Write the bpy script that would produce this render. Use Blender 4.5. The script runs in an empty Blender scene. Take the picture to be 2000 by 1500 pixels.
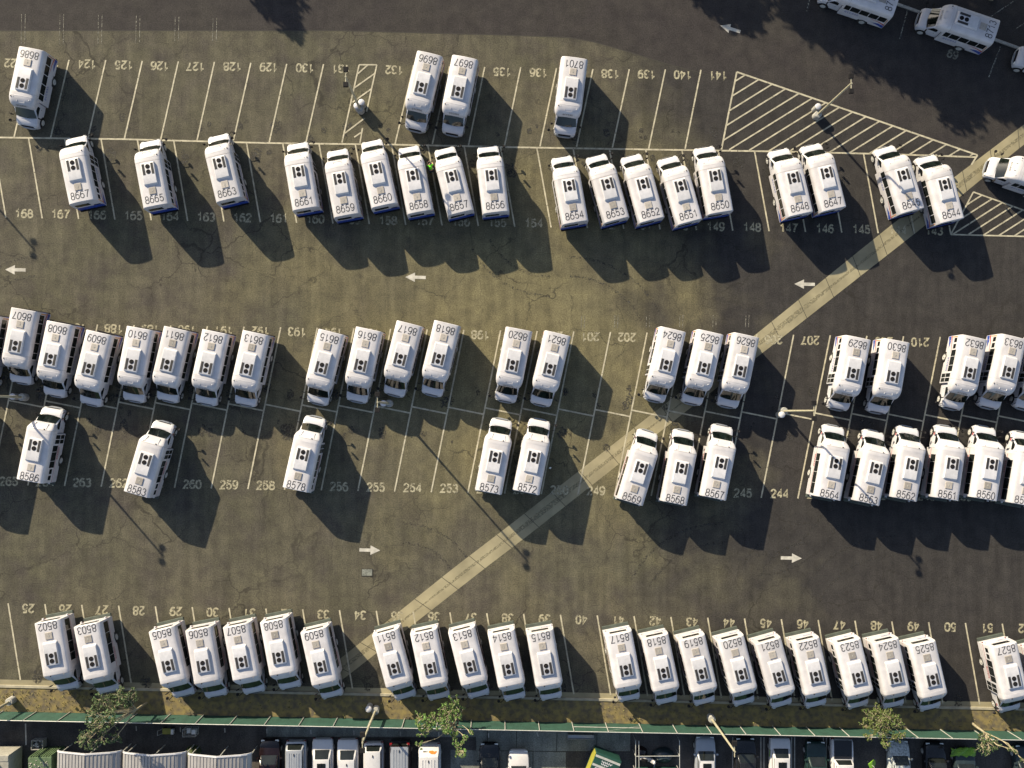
import bpy, bmesh, math, random
from mathutils import Vector, Matrix, Quaternion
random.seed(7)
S = bpy.context.scene
COL = S.collection
R = math.radians

# ------------------------------------------------------------------ camera, sky, sun, exposure
HCAM, FPX = 80.0, 1760.0                      # flying height, focal length in photo pixels
cam = bpy.data.cameras.new("camera")
cam.sensor_width = 36.0
cam.lens = 36.0 * FPX / 2000.0
cam.clip_start, cam.clip_end = 1.0, 3000.0
camo = bpy.data.objects.new("camera", cam)
COL.objects.link(camo)
_down = Vector(((969 - 1000) / FPX, (750 - 810) / FPX, -1)).normalized()
CQ = _down.rotation_difference(Vector((0, 0, -1)))
camo.rotation_mode = 'QUATERNION'
camo.rotation_quaternion = CQ
camo.location = (0, 0, HCAM)
S.camera = camo

def P(px, py, z=0.0):
    """photo pixel -> the point of the level z that it shows"""
    d = CQ @ Vector(((px - 1000) / FPX, (750 - py) / FPX, -1))
    t = (z - HCAM) / d.z
    return Vector((d.x * t, d.y * t, z))

_sh = P(1024, 1089) - P(761, 788)
SH = Vector((_sh.x, _sh.y)).normalized()      # the way the shadows fall
SUN_EL = R(23.9)
w = bpy.data.worlds.new("World")
S.world = w
w.use_nodes = True
nt = w.node_tree
bg = nt.nodes["Background"]
sky = nt.nodes.new("ShaderNodeTexSky")
sky.sky_type = 'NISHITA'
sky.sun_disc = False
sky.sun_elevation = SUN_EL
sky.sun_rotation = math.atan2(-SH.x, -SH.y)
hs = nt.nodes.new("ShaderNodeHueSaturation"); hs.inputs["Saturation"].default_value = .9
nt.links.new(sky.outputs[0], hs.inputs["Color"]); nt.links.new(hs.outputs[0], bg.inputs[0])
bg.inputs[1].default_value = 0.085
sun = bpy.data.lights.new("sun", 'SUN')
sun.energy = 4.8
sun.angle = R(0.5)
sun.color = (1.0, 0.88, 0.64)
suno = bpy.data.objects.new("sun", sun)
suno.rotation_mode = 'QUATERNION'
suno.rotation_quaternion = Vector((SH.x * math.cos(SUN_EL), SH.y * math.cos(SUN_EL), -math.sin(SUN_EL))).to_track_quat('-Z', 'Y')
COL.objects.link(suno)
S.view_settings.view_transform = 'Standard'
S.view_settings.look = 'None'
S.view_settings.exposure = 1.25
S.view_settings.gamma = 1.0

# ------------------------------------------------------------------ materials
def mat(name, rgb, rough=0.6, metal=0.0, spec=0.5, var=0.0, vscale=3.0, bump=0.0, rnd=0.0, island=0.0, dark=None):
    m = bpy.data.materials.new(name)
    m.use_nodes = True
    n, l = m.node_tree.nodes, m.node_tree.links
    b = n["Principled BSDF"]
    b.inputs["Roughness"].default_value = rough
    b.inputs["Metallic"].default_value = metal
    b.inputs["Specular IOR Level"].default_value = spec
    tc = n.new("ShaderNodeTexCoord")
    no = n.new("ShaderNodeTexNoise")
    no.inputs["Scale"].default_value = vscale
    no.inputs["Detail"].default_value = 5
    if rnd:
        oi = n.new("ShaderNodeObjectInfo"); va = n.new("ShaderNodeVectorMath"); va.operation = 'MULTIPLY_ADD'
        cx = n.new("ShaderNodeCombineXYZ")
        for k in range(3): l.new(oi.outputs["Random"], cx.inputs[k])
        va.inputs[1].default_value = (91, 57, 33)
        l.new(cx.outputs[0], va.inputs[0]); l.new(tc.outputs["Object"], va.inputs[2]); l.new(va.outputs[0], no.inputs["Vector"])
    else: l.new(tc.outputs["Object"], no.inputs["Vector"])
    mx = n.new("ShaderNodeMix"); mx.data_type = 'RGBA'
    c0 = dark if dark else tuple(c * (1 - var) for c in rgb)
    c1 = tuple(min(1, c * (1 + var * .6)) for c in rgb)
    mx.inputs[6].default_value = (*c0, 1)
    mx.inputs[7].default_value = (*c1, 1)
    rp = n.new("ShaderNodeMapRange")
    rp.inputs[1].default_value, rp.inputs[2].default_value = .35, .65
    l.new(no.outputs[0], rp.inputs[0]); l.new(rp.outputs[0], mx.inputs[0])
    out = mx.outputs[2]
    if rnd or island:
        src = n.new("ShaderNodeObjectInfo").outputs["Random"] if rnd else n.new("ShaderNodeNewGeometry").outputs["Random Per Island"]
        k = rnd or island
        mr = n.new("ShaderNodeMapRange")
        mr.inputs[3].default_value, mr.inputs[4].default_value = 1 - k, 1 + k * .3
        l.new(src, mr.inputs[0])
        hs = n.new("ShaderNodeHueSaturation")
        l.new(mr.outputs[0], hs.inputs["Value"]); l.new(out, hs.inputs["Color"])
        if island:
            m2 = n.new("ShaderNodeMapRange")
            m2.inputs[3].default_value, m2.inputs[4].default_value = .47, .53
            l.new(src, m2.inputs[0]); l.new(m2.outputs[0], hs.inputs["Hue"])
        out = hs.outputs[0]
    l.new(out, b.inputs["Base Color"])
    if bump:
        bp = n.new("ShaderNodeBump"); bp.inputs["Strength"].default_value = bump; bp.inputs["Distance"].default_value = .02
        l.new(no.outputs[0], bp.inputs["Height"]); l.new(bp.outputs[0], b.inputs["Normal"])
    return m

def asphalt(name, ca, cb, cc, crack=1.0, streak=0.25, falloff_east=None, falloff_mid=None):
    """aged asphalt: large soft patches of three tints, stains along the stalls, aggregate grain and cracks.
    falloff_east=(colour, x0, slope, width): darker tone east of a line: newer mix, plus vignette darkening put into the colour."""
    m = bpy.data.materials.new(name)
    m.use_nodes = True
    n, l = m.node_tree.nodes, m.node_tree.links
    b = n["Principled BSDF"]
    b.inputs["Roughness"].default_value = .92
    b.inputs["Specular IOR Level"].default_value = .2
    tc = n.new("ShaderNodeTexCoord")
    def noise(scale, detail=4, sc=(1, 1, 1), rough=.55, lo=.35, hi=.65):
        mp = n.new("ShaderNodeMapping"); mp.inputs["Scale"].default_value = sc
        l.new(tc.outputs["Object"], mp.inputs[0])
        t = n.new("ShaderNodeTexNoise")
        t.inputs["Scale"].default_value = scale; t.inputs["Detail"].default_value = detail; t.inputs["Roughness"].default_value = rough
        l.new(mp.outputs[0], t.inputs["Vector"])
        r = n.new("ShaderNodeMapRange"); r.inputs[1].default_value, r.inputs[2].default_value = lo, hi
        l.new(t.outputs[0], r.inputs[0])
        return r.outputs[0]
    def mix(f, a, c, mode='MIX'):
        x = n.new("ShaderNodeMix"); x.data_type = 'RGBA'; x.blend_type = mode
        if isinstance(f, float): x.inputs[0].default_value = f
        else: l.new(f, x.inputs[0])
        for s, v in ((6, a), (7, c)):
            if isinstance(v, tuple): x.inputs[s].default_value = (*v, 1)
            else: l.new(v, x.inputs[s])
        return x.outputs[2]
    def math_(op, a, c):
        x = n.new("ShaderNodeMath"); x.operation = op
        for s, v in ((0, a), (1, c)):
            if isinstance(v, (int, float)): x.inputs[s].default_value = v
            else: l.new(v, x.inputs[s])
        return x.outputs[0]
    col = mix(noise(.09, 3), ca, cb)
    col = mix(noise(.35, 5, lo=.45, hi=.75), col, cc)
    if falloff_mid:                                          # paler middle: lens brightness falloff painted into the colour, plus some wear
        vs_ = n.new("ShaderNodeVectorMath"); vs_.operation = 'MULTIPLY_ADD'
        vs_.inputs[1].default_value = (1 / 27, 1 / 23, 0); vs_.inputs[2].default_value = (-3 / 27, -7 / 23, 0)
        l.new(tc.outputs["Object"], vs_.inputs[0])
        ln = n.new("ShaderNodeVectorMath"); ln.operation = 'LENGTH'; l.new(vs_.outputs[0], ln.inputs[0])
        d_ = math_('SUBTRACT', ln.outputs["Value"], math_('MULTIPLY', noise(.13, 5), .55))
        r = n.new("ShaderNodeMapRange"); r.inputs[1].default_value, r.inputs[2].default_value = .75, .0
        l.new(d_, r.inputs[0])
        col = mix(math_('MULTIPLY', r.outputs[0], .9), col, falloff_mid)
    if falloff_east:  # east side: newer asphalt, and vignette darkening painted into its colour
        ac, x0, slope, wd = falloff_east
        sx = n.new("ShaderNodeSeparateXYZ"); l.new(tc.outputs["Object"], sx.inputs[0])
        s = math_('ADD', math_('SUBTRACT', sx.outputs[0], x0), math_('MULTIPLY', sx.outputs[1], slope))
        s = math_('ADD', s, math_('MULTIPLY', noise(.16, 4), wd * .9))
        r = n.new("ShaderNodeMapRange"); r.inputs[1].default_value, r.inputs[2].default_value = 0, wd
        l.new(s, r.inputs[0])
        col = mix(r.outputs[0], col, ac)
    dk = tuple(c * (1 - streak) for c in (1, 1, 1))
    col = mix(1.0, col, mix(noise(1.0, 5, (1.6, .16, 1)), dk, (1.05, 1.05, 1.05)), 'MULTIPLY')
    col = mix(1.0, col, mix(noise(.9, 6, lo=.3, hi=.7), (.74, .74, .77), (1.14, 1.14, 1.11)), 'MULTIPLY')
    col = mix(1.0, col, mix(noise(9, 3, lo=.3, hi=.7), (.66, .66, .66), (1.32, 1.32, 1.32)), 'MULTIPLY')
    # drips of oil
    oil = noise(.55, 2, lo=.66, hi=.74)
    col = mix(math_('MULTIPLY', oil, .35), col, (.02, .018, .018))
    # cracks
    wz = n.new("ShaderNodeTexNoise"); wz.inputs["Scale"].default_value = .8; wz.inputs["Detail"].default_value = 6
    l.new(tc.outputs["Object"], wz.inputs["Vector"])
    va = n.new("ShaderNodeVectorMath"); va.operation = 'MULTIPLY_ADD'
    va.inputs[1].default_value = (2.2, 2.2, 0)
    l.new(wz.outputs["Color"], va.inputs[0]); l.new(tc.outputs["Object"], va.inputs[2])
    vo = n.new("ShaderNodeTexVoronoi"); vo.feature = 'DISTANCE_TO_EDGE'; vo.inputs["Scale"].default_value = .21
    l.new(va.outputs[0], vo.inputs["Vector"])
    cr = n.new("ShaderNodeMapRange"); cr.inputs[1].default_value, cr.inputs[2].default_value = .004, .013
    cr.inputs[3].default_value, cr.inputs[4].default_value = 1, 0
    l.new(vo.outputs[0], cr.inputs[0])
    vo2 = n.new("ShaderNodeTexVoronoi"); vo2.feature = 'DISTANCE_TO_EDGE'; vo2.inputs["Scale"].default_value = .55
    l.new(va.outputs[0], vo2.inputs["Vector"])
    cr2 = n.new("ShaderNodeMapRange"); cr2.inputs[1].default_value, cr2.inputs[2].default_value = .006, .022
    cr2.inputs[3].default_value, cr2.inputs[4].default_value = .55, 0
    l.new(vo2.outputs[0], cr2.inputs[0])
    cm = math_('MAXIMUM', math_('MULTIPLY', cr.outputs[0], noise(.11, 3, lo=.42, hi=.58)), math_('MULTIPLY', cr2.outputs[0], noise(.13, 3, lo=.52, hi=.66)))
    col = mix(math_('MULTIPLY', cm, .62 * crack), col, (.018, .016, .014))
    l.new(col, b.inputs["Base Color"])
    t = n.new("ShaderNodeTexNoise"); t.inputs["Scale"].default_value = 28
    l.new(tc.outputs["Object"], t.inputs["Vector"])
    bp = n.new("ShaderNodeBump"); bp.inputs["Strength"].default_value = .5; bp.inputs["Distance"].default_value = .012
    l.new(t.outputs[0], bp.inputs["Height"]); l.new(bp.outputs[0], b.inputs["Normal"])
    return m

def worn_paint(name, rgb, wear=.4):
    """road paint with worn-through flecks (transparent where the paint is gone)"""
    m = mat(name, rgb, .8, var=.25, vscale=2.0)
    n, l = m.node_tree.nodes, m.node_tree.links
    t = n.new("ShaderNodeTexNoise"); t.inputs["Scale"].default_value = 5; t.inputs["Detail"].default_value = 8; t.inputs["Roughness"].default_value = .7
    tc = n.new("ShaderNodeTexCoord"); l.new(tc.outputs["Object"], t.inputs["Vector"])
    r = n.new("ShaderNodeMapRange"); r.inputs[1].default_value, r.inputs[2].default_value = wear - .06, wear + .1
    l.new(t.outputs[0], r.inputs[0]); l.new(r.outputs[0], n["Principled BSDF"].inputs["Alpha"])
    return m

M = {}
M['asphalt'] = asphalt("asphalt", (.088, .079, .058), (.076, .071, .048), (.060, .052, .046), streak=.20, falloff_mid=(.138, .121, .068),
                       falloff_east=((.035, .032, .031), 17.0, .12, 13.0))
M['road'] = asphalt("newer_asphalt", (.036, .032, .030), (.033, .029, .029), (.030, .026, .027), crack=.25, streak=.06)
M['yard'] = asphalt("yard_asphalt", (.085, .076, .07), (.07, .064, .06), (.058, .053, .05), crack=.3)
M['slab'] = asphalt("concrete_slab", (.21, .215, .19), (.18, .19, .165), (.15, .15, .135), crack=.2)
M['gutter'] = mat("gutter_concrete", (.235, .205, .128), .9, var=.24, vscale=.45, bump=.3)
M['gutter_dark'] = worn_paint("gutter_stain", (.17, .148, .092), .5)
M['joint'] = mat("concrete_joint", (.03, .027, .022), .9)
M['line'] = worn_paint("cream_line_paint", (.36, .325, .24), .34)
M['line_faded'] = worn_paint("faded_line_paint", (.19, .18, .15), .47)
M['num'] = worn_paint("cream_number_paint", (.29, .262, .18), .40)
M['arrow'] = worn_paint("white_arrow_paint", (.40, .375, .33), .30)
M['verge'] = mat("dry_verge", (.150, .116, .044), .95, var=.3, vscale=1.9, bump=.6, dark=(.080, .066, .046))
M['kerb'] = mat("kerb_concrete", (.27, .245, .185), .9, var=.2, vscale=2)
M['concrete'] = mat("concrete", (.28, .27, .25), .9, var=.2, vscale=4)
M['white'] = mat("bus_white_paint", (.455, .435, .452), .45, var=.10, vscale=1.3, rnd=.12)
M['cabwhite'] = mat("cab_white_paint", (.450, .44, .468), .3, var=.03, vscale=1.5, rnd=.04)
M['acwhite'] = mat("unit_white_plastic", (.465, .455, .48), .45, var=.08, vscale=3, rnd=.10)
M['hatch'] = mat("hatch_plastic", (.30, .27, .245), .55, var=.12, vscale=5, rnd=.3)
M['black'] = mat("black_plastic", (.012, .011, .012), .8, spec=.15, var=.3)
M['grid'] = mat("condenser_fins", (.025, .023, .024), .7, var=.5, vscale=30)
M['glass'] = mat("dark_glass", (.010, .012, .012), .06, spec=.35, var=.3, vscale=1.0)
M['wglass'] = mat("windshield_glass", (.006, .009, .008), .05, spec=.5, var=.6, vscale=2.2)
M['number'] = mat("roof_number_vinyl", (.03, .03, .034), .5, var=.2)
M['greynum'] = mat("worn_number_vinyl", (.22, .22, .22), .5, var=.3)
M['blue'] = mat("blue_vinyl", (.015, .045, .26), .4, var=.15)
M['red'] = mat("red_vinyl", (.30, .02, .02), .4, var=.15)
M['orange'] = mat("orange_vinyl", (.42, .17, .03), .4, var=.15)
M['chrome'] = mat("chrome", (.55, .55, .55), .2, metal=1.0)
M['rubber'] = mat("tyre_rubber", (.02, .02, .02), .85, var=.3)
M['rim'] = mat("wheel_white", (.36, .35, .33), .45, var=.1)
M['step'] = mat("rubber_bumper", (.045, .055, .045), .7, var=.2, vscale=2)
M['lamp'] = mat("clear_lens", (.6, .6, .58), .15, var=.05)
M['redlens'] = mat("red_lens", (.16, .008, .008), .2)
M['galv'] = mat("lamp_pole_paint", (.29, .265, .19), .5, var=.2, vscale=3)
M['tpole'] = mat("galvanised_steel", (.42, .41, .38), .5, metal=.3, var=.15)
M['fgreen'] = mat("green_windscreen_mesh", (.013, .050, .035), .8, var=.18, vscale=1.4)
M['leafA'] = mat("leaf_dark_green", (.05, .08, .02), .7, island=.5)
M['leafB'] = mat("leaf_bright_green", (.085, .145, .022), .65, island=.5)
M['leafC'] = mat("leaf_olive", (.085, .11, .018), .65, island=.5)
M['leafD'] = mat("leaf_shade_tree", (.04, .055, .015), .7, island=.5)
M['bark'] = mat("pale_bark", (.27, .23, .15), .9, var=.3, vscale=6)
M['straw'] = mat("dry_grass_blades", (.15, .125, .04), .9, island=.5)
M['silver'] = mat("silver_paint", (.33, .34, .365), .3, metal=.35, var=.05)
M['carwhite'] = mat("car_white_paint", (.46, .445, .45), .28, var=.04)
M['carblack'] = mat("car_black_paint", (.012, .012, .014), .2, var=.2)
M['maroon'] = mat("car_maroon_paint", (.010, .005, .006), .25, var=.2)
M['teal'] = mat("dark_teal_paint", (.012, .028, .026), .35, var=.2)
M['navy'] = mat("dark_blue_paint", (.02, .03, .035), .3, var=.2)
M['dusty'] = mat("dusty_silver_paint", (.33, .35, .35), .6, var=.55, vscale=7)
M['lime'] = mat("lime_tarpaulin", (.13, .27, .015), .6, var=.3, vscale=2)
M['corr'] = mat("corrugated_steel", (.28, .265, .26), .5, metal=.25, var=.12, vscale=.8)
M['cgreen'] = mat("container_green", (.07, .11, .05), .7, var=.3, vscale=1.5)
M['dgreen'] = mat("dark_green_panel", (.010, .045, .033), .5, var=.1)
M['yellow'] = mat("yellow_panel", (.24, .22, .03), .5, var=.15)
M['cream'] = mat("cream_panel", (.25, .235, .20), .7, var=.15)
M['hivis'] = mat("hi_vis_vest", (.18, .85, .03), .8, var=.1)
M['skin'] = mat("skin", (.42, .25, .17), .6)
M['denim'] = mat("dark_trousers", (.03, .035, .05), .9, var=.2)
M['hair'] = mat("dark_hair", (.02, .015, .012), .7)
M['paper'] = mat("litter_paper", (.8, .8, .78), .8)

# ------------------------------------------------------------------ mesh helpers
class MB:
    def __init__(s): s.v, s.f = [], []
    def add(s, vs, fs):
        o = len(s.v); s.v += [tuple(v) for v in vs]; s.f += [tuple(i + o for i in f) for f in fs]; return s
    def box(s, x0, x1, y0, y1, z0, z1):
        return s.add([(x, y, z) for z in (z0, z1) for y in (y0, y1) for x in (x0, x1)],
                     [(0, 2, 3, 1), (4, 5, 7, 6), (0, 1, 5, 4), (2, 6, 7, 3), (0, 4, 6, 2), (1, 3, 7, 5)])
    def loft(s, secs, cap=True, closed=True):
        n = len(secs[0]); o = len(s.v)
        for sec in secs: s.v += [tuple(p) for p in sec]
        m = n if closed else n - 1
        for i in range(len(secs) - 1):
            for j in range(m):
                k = (j + 1) % n
                s.f.append((o + i * n + j, o + i * n + k, o + (i + 1) * n + k, o + (i + 1) * n + j))
        if cap and closed:
            s.f.append(tuple(o + j for j in reversed(range(n))))
            s.f.append(tuple(o + (len(secs) - 1) * n + j for j in range(n)))
        return s
    def tube(s, p0, p1, r0, r1=None, n=8):
        p0, p1 = Vector(p0), Vector(p1); r1 = r0 if r1 is None else r1
        q = (p1 - p0).to_track_quat('Z', 'Y')
        c = [(math.cos(2 * math.pi * i / n), math.sin(2 * math.pi * i / n)) for i in range(n)]
        return s.loft([[p + q @ Vector((a * r, b * r, 0)) for a, b in c] for p, r in ((p0, r0), (p1, r1))])
    def path(s, pts, r0, r1, n=6):
        for i in range(len(pts) - 1):
            a = r0 + (r1 - r0) * i / (len(pts) - 1); b = r0 + (r1 - r0) * (i + 1) / (len(pts) - 1)
            s.tube(pts[i], pts[i + 1], a, b, n)
        return s
    def poly(s, pts): return s.add(pts, [tuple(range(len(pts)))])
    def build(s, name, m, parent=None, smooth=None, bevel=0, seg=2):
        me = bpy.data.meshes.new(name)
        me.from_pydata(s.v, [], s.f)
        bm = bmesh.new(); bm.from_mesh(me)
        bmesh.ops.recalc_face_normals(bm, faces=bm.faces) if bevel or smooth is not None else None
        if bevel:
            ed = [e for e in bm.edges if len(e.link_faces) == 2 and e.calc_face_angle(0) > .5]
            bmesh.ops.bevel(bm, geom=ed, offset=bevel, segments=seg, affect='EDGES', profile=.5)
        bm.to_mesh(me); bm.free()
        me.materials.append(m)
        if smooth is not None:
            me.polygons.foreach_set("use_smooth", [True] * len(me.polygons))
            me.set_sharp_from_angle(angle=R(smooth))
        o = bpy.data.objects.new(name, me)
        COL.objects.link(o)
        if parent: o.parent = parent
        return o

def thing(name, label, cat, loc=(0, 0, 0), rz=0.0, group=None):
    o = bpy.data.objects.new(name, None)
    o.empty_display_size = .3
    COL.objects.link(o); o.location = loc; o.rotation_euler = (0, 0, rz)
    return tag(o, label, cat, group)
def tag(o, label, cat, group=None):
    o['label'] = label; o['category'] = cat
    if group: o['group'] = group
    return o
def struct(o): o['kind'] = 'structure'; return o
def kids(o): return [c for c in o.children]

def copy_tree(o, parent=None):
    c = o.copy(); COL.objects.link(c)
    if parent: c.parent = parent
    for ch in kids(o): copy_tree(ch, c)
    return c

# glyphs of the built-in font, turned into flat meshes once
_gl = {}
def glyph(ch, bold):
    key = (ch, bold)
    if key not in _gl:
        cu = bpy.data.curves.new("glyph", 'FONT'); cu.body = ch; cu.size = 1; cu.resolution_u = 3
        cu.offset = .028 if bold else 0.0
        ob = bpy.data.objects.new("glyph", cu); COL.objects.link(ob)
        me = bpy.data.meshes.new_from_object(ob.evaluated_get(bpy.context.evaluated_depsgraph_get()))
        vs = [(v.co.x, v.co.y) for v in me.vertices]; fs = [tuple(p.vertices) for p in me.polygons]
        bpy.data.objects.remove(ob); bpy.data.curves.remove(cu); bpy.data.meshes.remove(me)
        _gl[key] = (vs, fs)
    return _gl[key]
def text2d(txt, width, height, bold=False):
    """flat lettering centred on 0,0 and fitted to width x height"""
    V, F, x = [], [], 0.0
    for ch in txt:
        if ch == ' ': x += .35; continue
        vs, fs = glyph(ch, bold)
        a, b = min(v[0] for v in vs), max(v[0] for v in vs)
        adv = .62 if ch.isdigit() else (b - a) + .1
        off = x + (adv - (b - a)) / 2 - a
        if ch == '1': off += .02
        o = len(V)
        V += [(v[0] + off, v[1]) for v in vs]; F += [tuple(i + o for i in f) for f in fs]
        x += adv
    y0, y1 = min(v[1] for v in V), max(v[1] for v in V)
    sx, sy = width / x, height / (y1 - y0)
    return [((v[0] - x / 2) * sx, (v[1] - (y0 + y1) / 2) * sy) for v in V], F
def _arc(cx, cy, rx, ry, a0, a1, n=12):
    return [(cx + rx * math.cos(R(a0 + (a1 - a0) * i / n)), cy + ry * math.sin(R(a0 + (a1 - a0) * i / n))) for i in range(n + 1)]
def _se(cx, cy, rx, ry, n=26, e=.82):
    f = lambda v: math.copysign(abs(v) ** e, v)
    return [(cx + rx * f(math.cos(2 * math.pi * i / n)), cy + ry * f(math.sin(2 * math.pi * i / n))) for i in range(n)] + ['loop']
_six = [_se(.28, .31, .25, .31), [(.03, .34), (.04, .58), (.10, .80), (.19, .94), (.30, 1.0), (.42, .97), (.49, .88)]]
STROKES = {'0': [_se(.28, .5, .25, .5)], '1': [[(.06, .76), (.20, .82), (.29, .90), (.33, 1.0), (.33, 0)]],
    '2': [_arc(.28, .73, .24, .27, 175, -20, 12) + [(.42, .50), (.20, .28), (.04, .0), (.54, 0)]],
    '3': [_arc(.27, .755, .215, .245, 160, -85, 12), _arc(.27, .27, .25, .27, 88, -165, 12)],
    '4': [[(.42, 0), (.42, 1), (.02, .29)], [(.0, .27), (.57, .27)]],
    '5': [[(.50, 1), (.13, 1), (.07, .50)] + _arc(.28, .325, .245, .325, 142, -160, 12)],
    '6': _six, '7': [[(.03, 1), (.54, 1), (.36, .62), (.26, .30), (.22, 0)]],
    '8': [_se(.28, .755, .21, .245), _se(.28, .265, .25, .265)],
    '9': [[p if p == 'loop' else (.56 - p[0], 1 - p[1]) for p in st] for st in _six]}
def stroke_text(mb, txt, width, height, c, ex, ey, th):
    """digits drawn as strokes of even thickness, centred on c"""
    c, ex, ey = Vector(c), Vector(ex), Vector(ey); ez = ex.cross(ey)
    n = len(txt); pitch = (width - th) / (n * .56 + (n - 1) * .15); hs = height - th
    for i, ch in enumerate(txt):
        for si, st in enumerate(STROKES[ch]):
            loop = st[-1] == 'loop'
            pts = [Vector(((p[0] + i * .71) * pitch - (width - th) / 2, (p[1] - .5) * hs)) for p in st if p != 'loop']
            m = len(pts); A, B = [], []
            for j in range(m):
                p0 = pts[j - 1] if (j or loop) else None
                p1 = pts[(j + 1) % m] if (j < m - 1 or loop) else None
                d0 = (pts[j] - p0).normalized() if p0 is not None else (p1 - pts[j]).normalized()
                d1 = (p1 - pts[j]).normalized() if p1 is not None else d0
                nv = Vector((-(d0.y + d1.y), d0.x + d1.x)); nv = nv.normalized() if nv.length > 1e-4 else Vector((-d0.y, d0.x))
                k = th / 2 / max(.5, nv.dot(Vector((-d0.y, d0.x))))
                A.append(pts[j] + nv * k); B.append(pts[j] - nv * k)
            o = [c + ex * q.x + ey * q.y + ez * (.0015 * si) for q in A + B]
            fs = [(j, (j + 1) % m, m + (j + 1) % m, m + j) for j in range(m if loop else m - 1)]
            mb.add(o, [tuple(reversed(f)) for f in fs])
def put_text(mb, txt, width, height, c, ex, ey, bold=False):
    vs, fs = text2d(txt, width, height, bold)
    c, ex, ey = Vector(c), Vector(ex), Vector(ey)
    mb.add([c + ex * a + ey * b for a, b in vs], fs)

def strip(mb, a, b, wd, z):
    """a painted line from a to b; each a hair above the one before, so that crossing lines never share a plane"""
    z += (len(mb.f) % 40) * .0001
    a, b = Vector((a[0], a[1], z)), Vector((b[0], b[1], z))
    d = (b - a).normalized(); n = Vector((-d.y, d.x, 0)) * wd / 2
    mb.poly([a - n, b - n, b + n, a + n])

# ------------------------------------------------------------------ ground, pavements, markings
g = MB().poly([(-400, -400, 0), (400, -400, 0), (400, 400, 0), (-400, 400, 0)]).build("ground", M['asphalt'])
struct(g)
edge = [(-900, 55), (0, 60), (300, 60), (660, 60), (1000, 69), (1110, 73), (1160, 82), (1230, 102), (1300, 124), (1390, 148), (1440, 158),
        (1560, 196), (1760, 262), (1900, 300), (1990, 330), (2500, 480)]
pts = [P(x, y, .004) for x, y in edge] + [Vector((140, 140, .004)), Vector((-140, 140, .004))]
struct(MB().poly(list(reversed(pts))).build("road", M['road']))
# seam where the newer asphalt meets the old
sm = MB()
for a, b in zip(edge[:9], edge[1:10]): strip(sm, P(*a), P(*b), .07, .008)
struct(sm.build("asphalt_seam", M['joint']))

up = [(2060, 201), (2000, 243), (1740, 440), (1480, 650), (1283, 801), (1000, 1022), (885, 1110), (729, 1235), (640, 1306), (614, 1327)]
lo = [(2060, 238), (2000, 282), (1802, 444), (1491, 688), (1348, 797), (1022, 1053), (947, 1110), (735, 1276), (672, 1325), (650, 1345)]
def along(poly, t):
    L = [0.0]
    for a, b in zip(poly, poly[1:]): L.append(L[-1] + math.dist(a, b))
    s = t * L[-1]
    for i in range(len(poly) - 1):
        if s <= L[i + 1] or i == len(poly) - 2:
            u = (s - L[i]) / (L[i + 1] - L[i]); a, b = poly[i], poly[i + 1]
            return (a[0] + (b[0] - a[0]) * u, a[1] + (b[1] - a[1]) * u)
gm, gd, gj = MB(), MB(), MB()
N = 60
for i in range(N):
    q = [P(*along(p, t), .008) for p, t in ((up, i / N), (up, (i + 1) / N), (lo, (i + 1) / N), (lo, i / N))]
    gm.poly(q)
gut = struct(gm.build("concrete_gutter", M['gutter']))
rr = random.Random(3)
for i in range(27):
    a, b = P(*along(up, (i + .3) / 27)), P(*along(lo, (i + .3) / 27))
    strip(gj, a, b, .05, .012)
for i in range(90):                                     # dark water stain down the middle
    t0, t1 = i / 90, (i + 1) / 90
    ws = .085 + .035 * math.sin(i * .23) + .02 * math.sin(i * .61 + 1)
    w2 = .085 + .035 * math.sin((i + 1) * .23) + .02 * math.sin((i + 1) * .61 + 1)
    def c_(t, k): a, b = Vector(along(up, t)), Vector(along(lo, t)); return a + (b - a) * k
    mid = .5
    q = [P(*c_(t0, mid - ws), .012), P(*c_(t1, mid - w2), .012), P(*c_(t1, mid + w2), .012), P(*c_(t0, mid + ws), .012)]
    gd.poly(q)
gj.build("gutter_joint", M['joint'], gut)
gd.build("gutter_stain", M['gutter_dark'], gut)

ZP = .016
LW = .13
def lerp(a, b, t): return a + (b - a) * t
# row of stalls 122-141 along the top, with its base line
base1 = [(-60, 268), (0, 268.6), (242, 272), (520, 279.5), (773, 282.6), (1020, 288), (1260, 292), (1520, 296), (1688, 300), (1792, 303), (1905, 307)]
m1 = MB()
for a, b in zip(base1, base1[1:]): strip(m1, P(*a), P(*b), LW + .02, ZP)
r1 = [(-8, 114, -44, 267), (63.5, 115.5, 27.5, 268), (135, 117, 99, 268.6), (206.7, 117.5, 171.6, 270.4), (278, 119, 243, 271.7), (348.4, 120, 314, 273), (419, 121, 385, 274),
      (490, 122.7, 456, 274.5), (560, 125, 526, 278), (632, 125.5, 597.5, 279), (808, 127.5, 771.7, 281), (878, 129.5, 844.5, 281.6), (946.7, 131, 915, 284),
      (1017, 131.5, 985.4, 285.5), (1087, 133, 1054.6, 286), (1158, 135, 1126, 287), (1229, 135.5, 1196, 288.6), (1299.5, 135.7, 1267, 290), (1369, 136.5, 1338, 291)]
for a, b, c, d in r1: strip(m1, P(a, b), P(c, d), LW, ZP)
# row 143-168
for i in range(-1, 26): strip(m1, P(56 + 70.88 * i, 270 + 1.26 * i), P(82.7 + 70.97 * i, 426.5 + 1.26 * i), LW, ZP)
m1.build("stall_line", M['line'], g)
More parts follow.
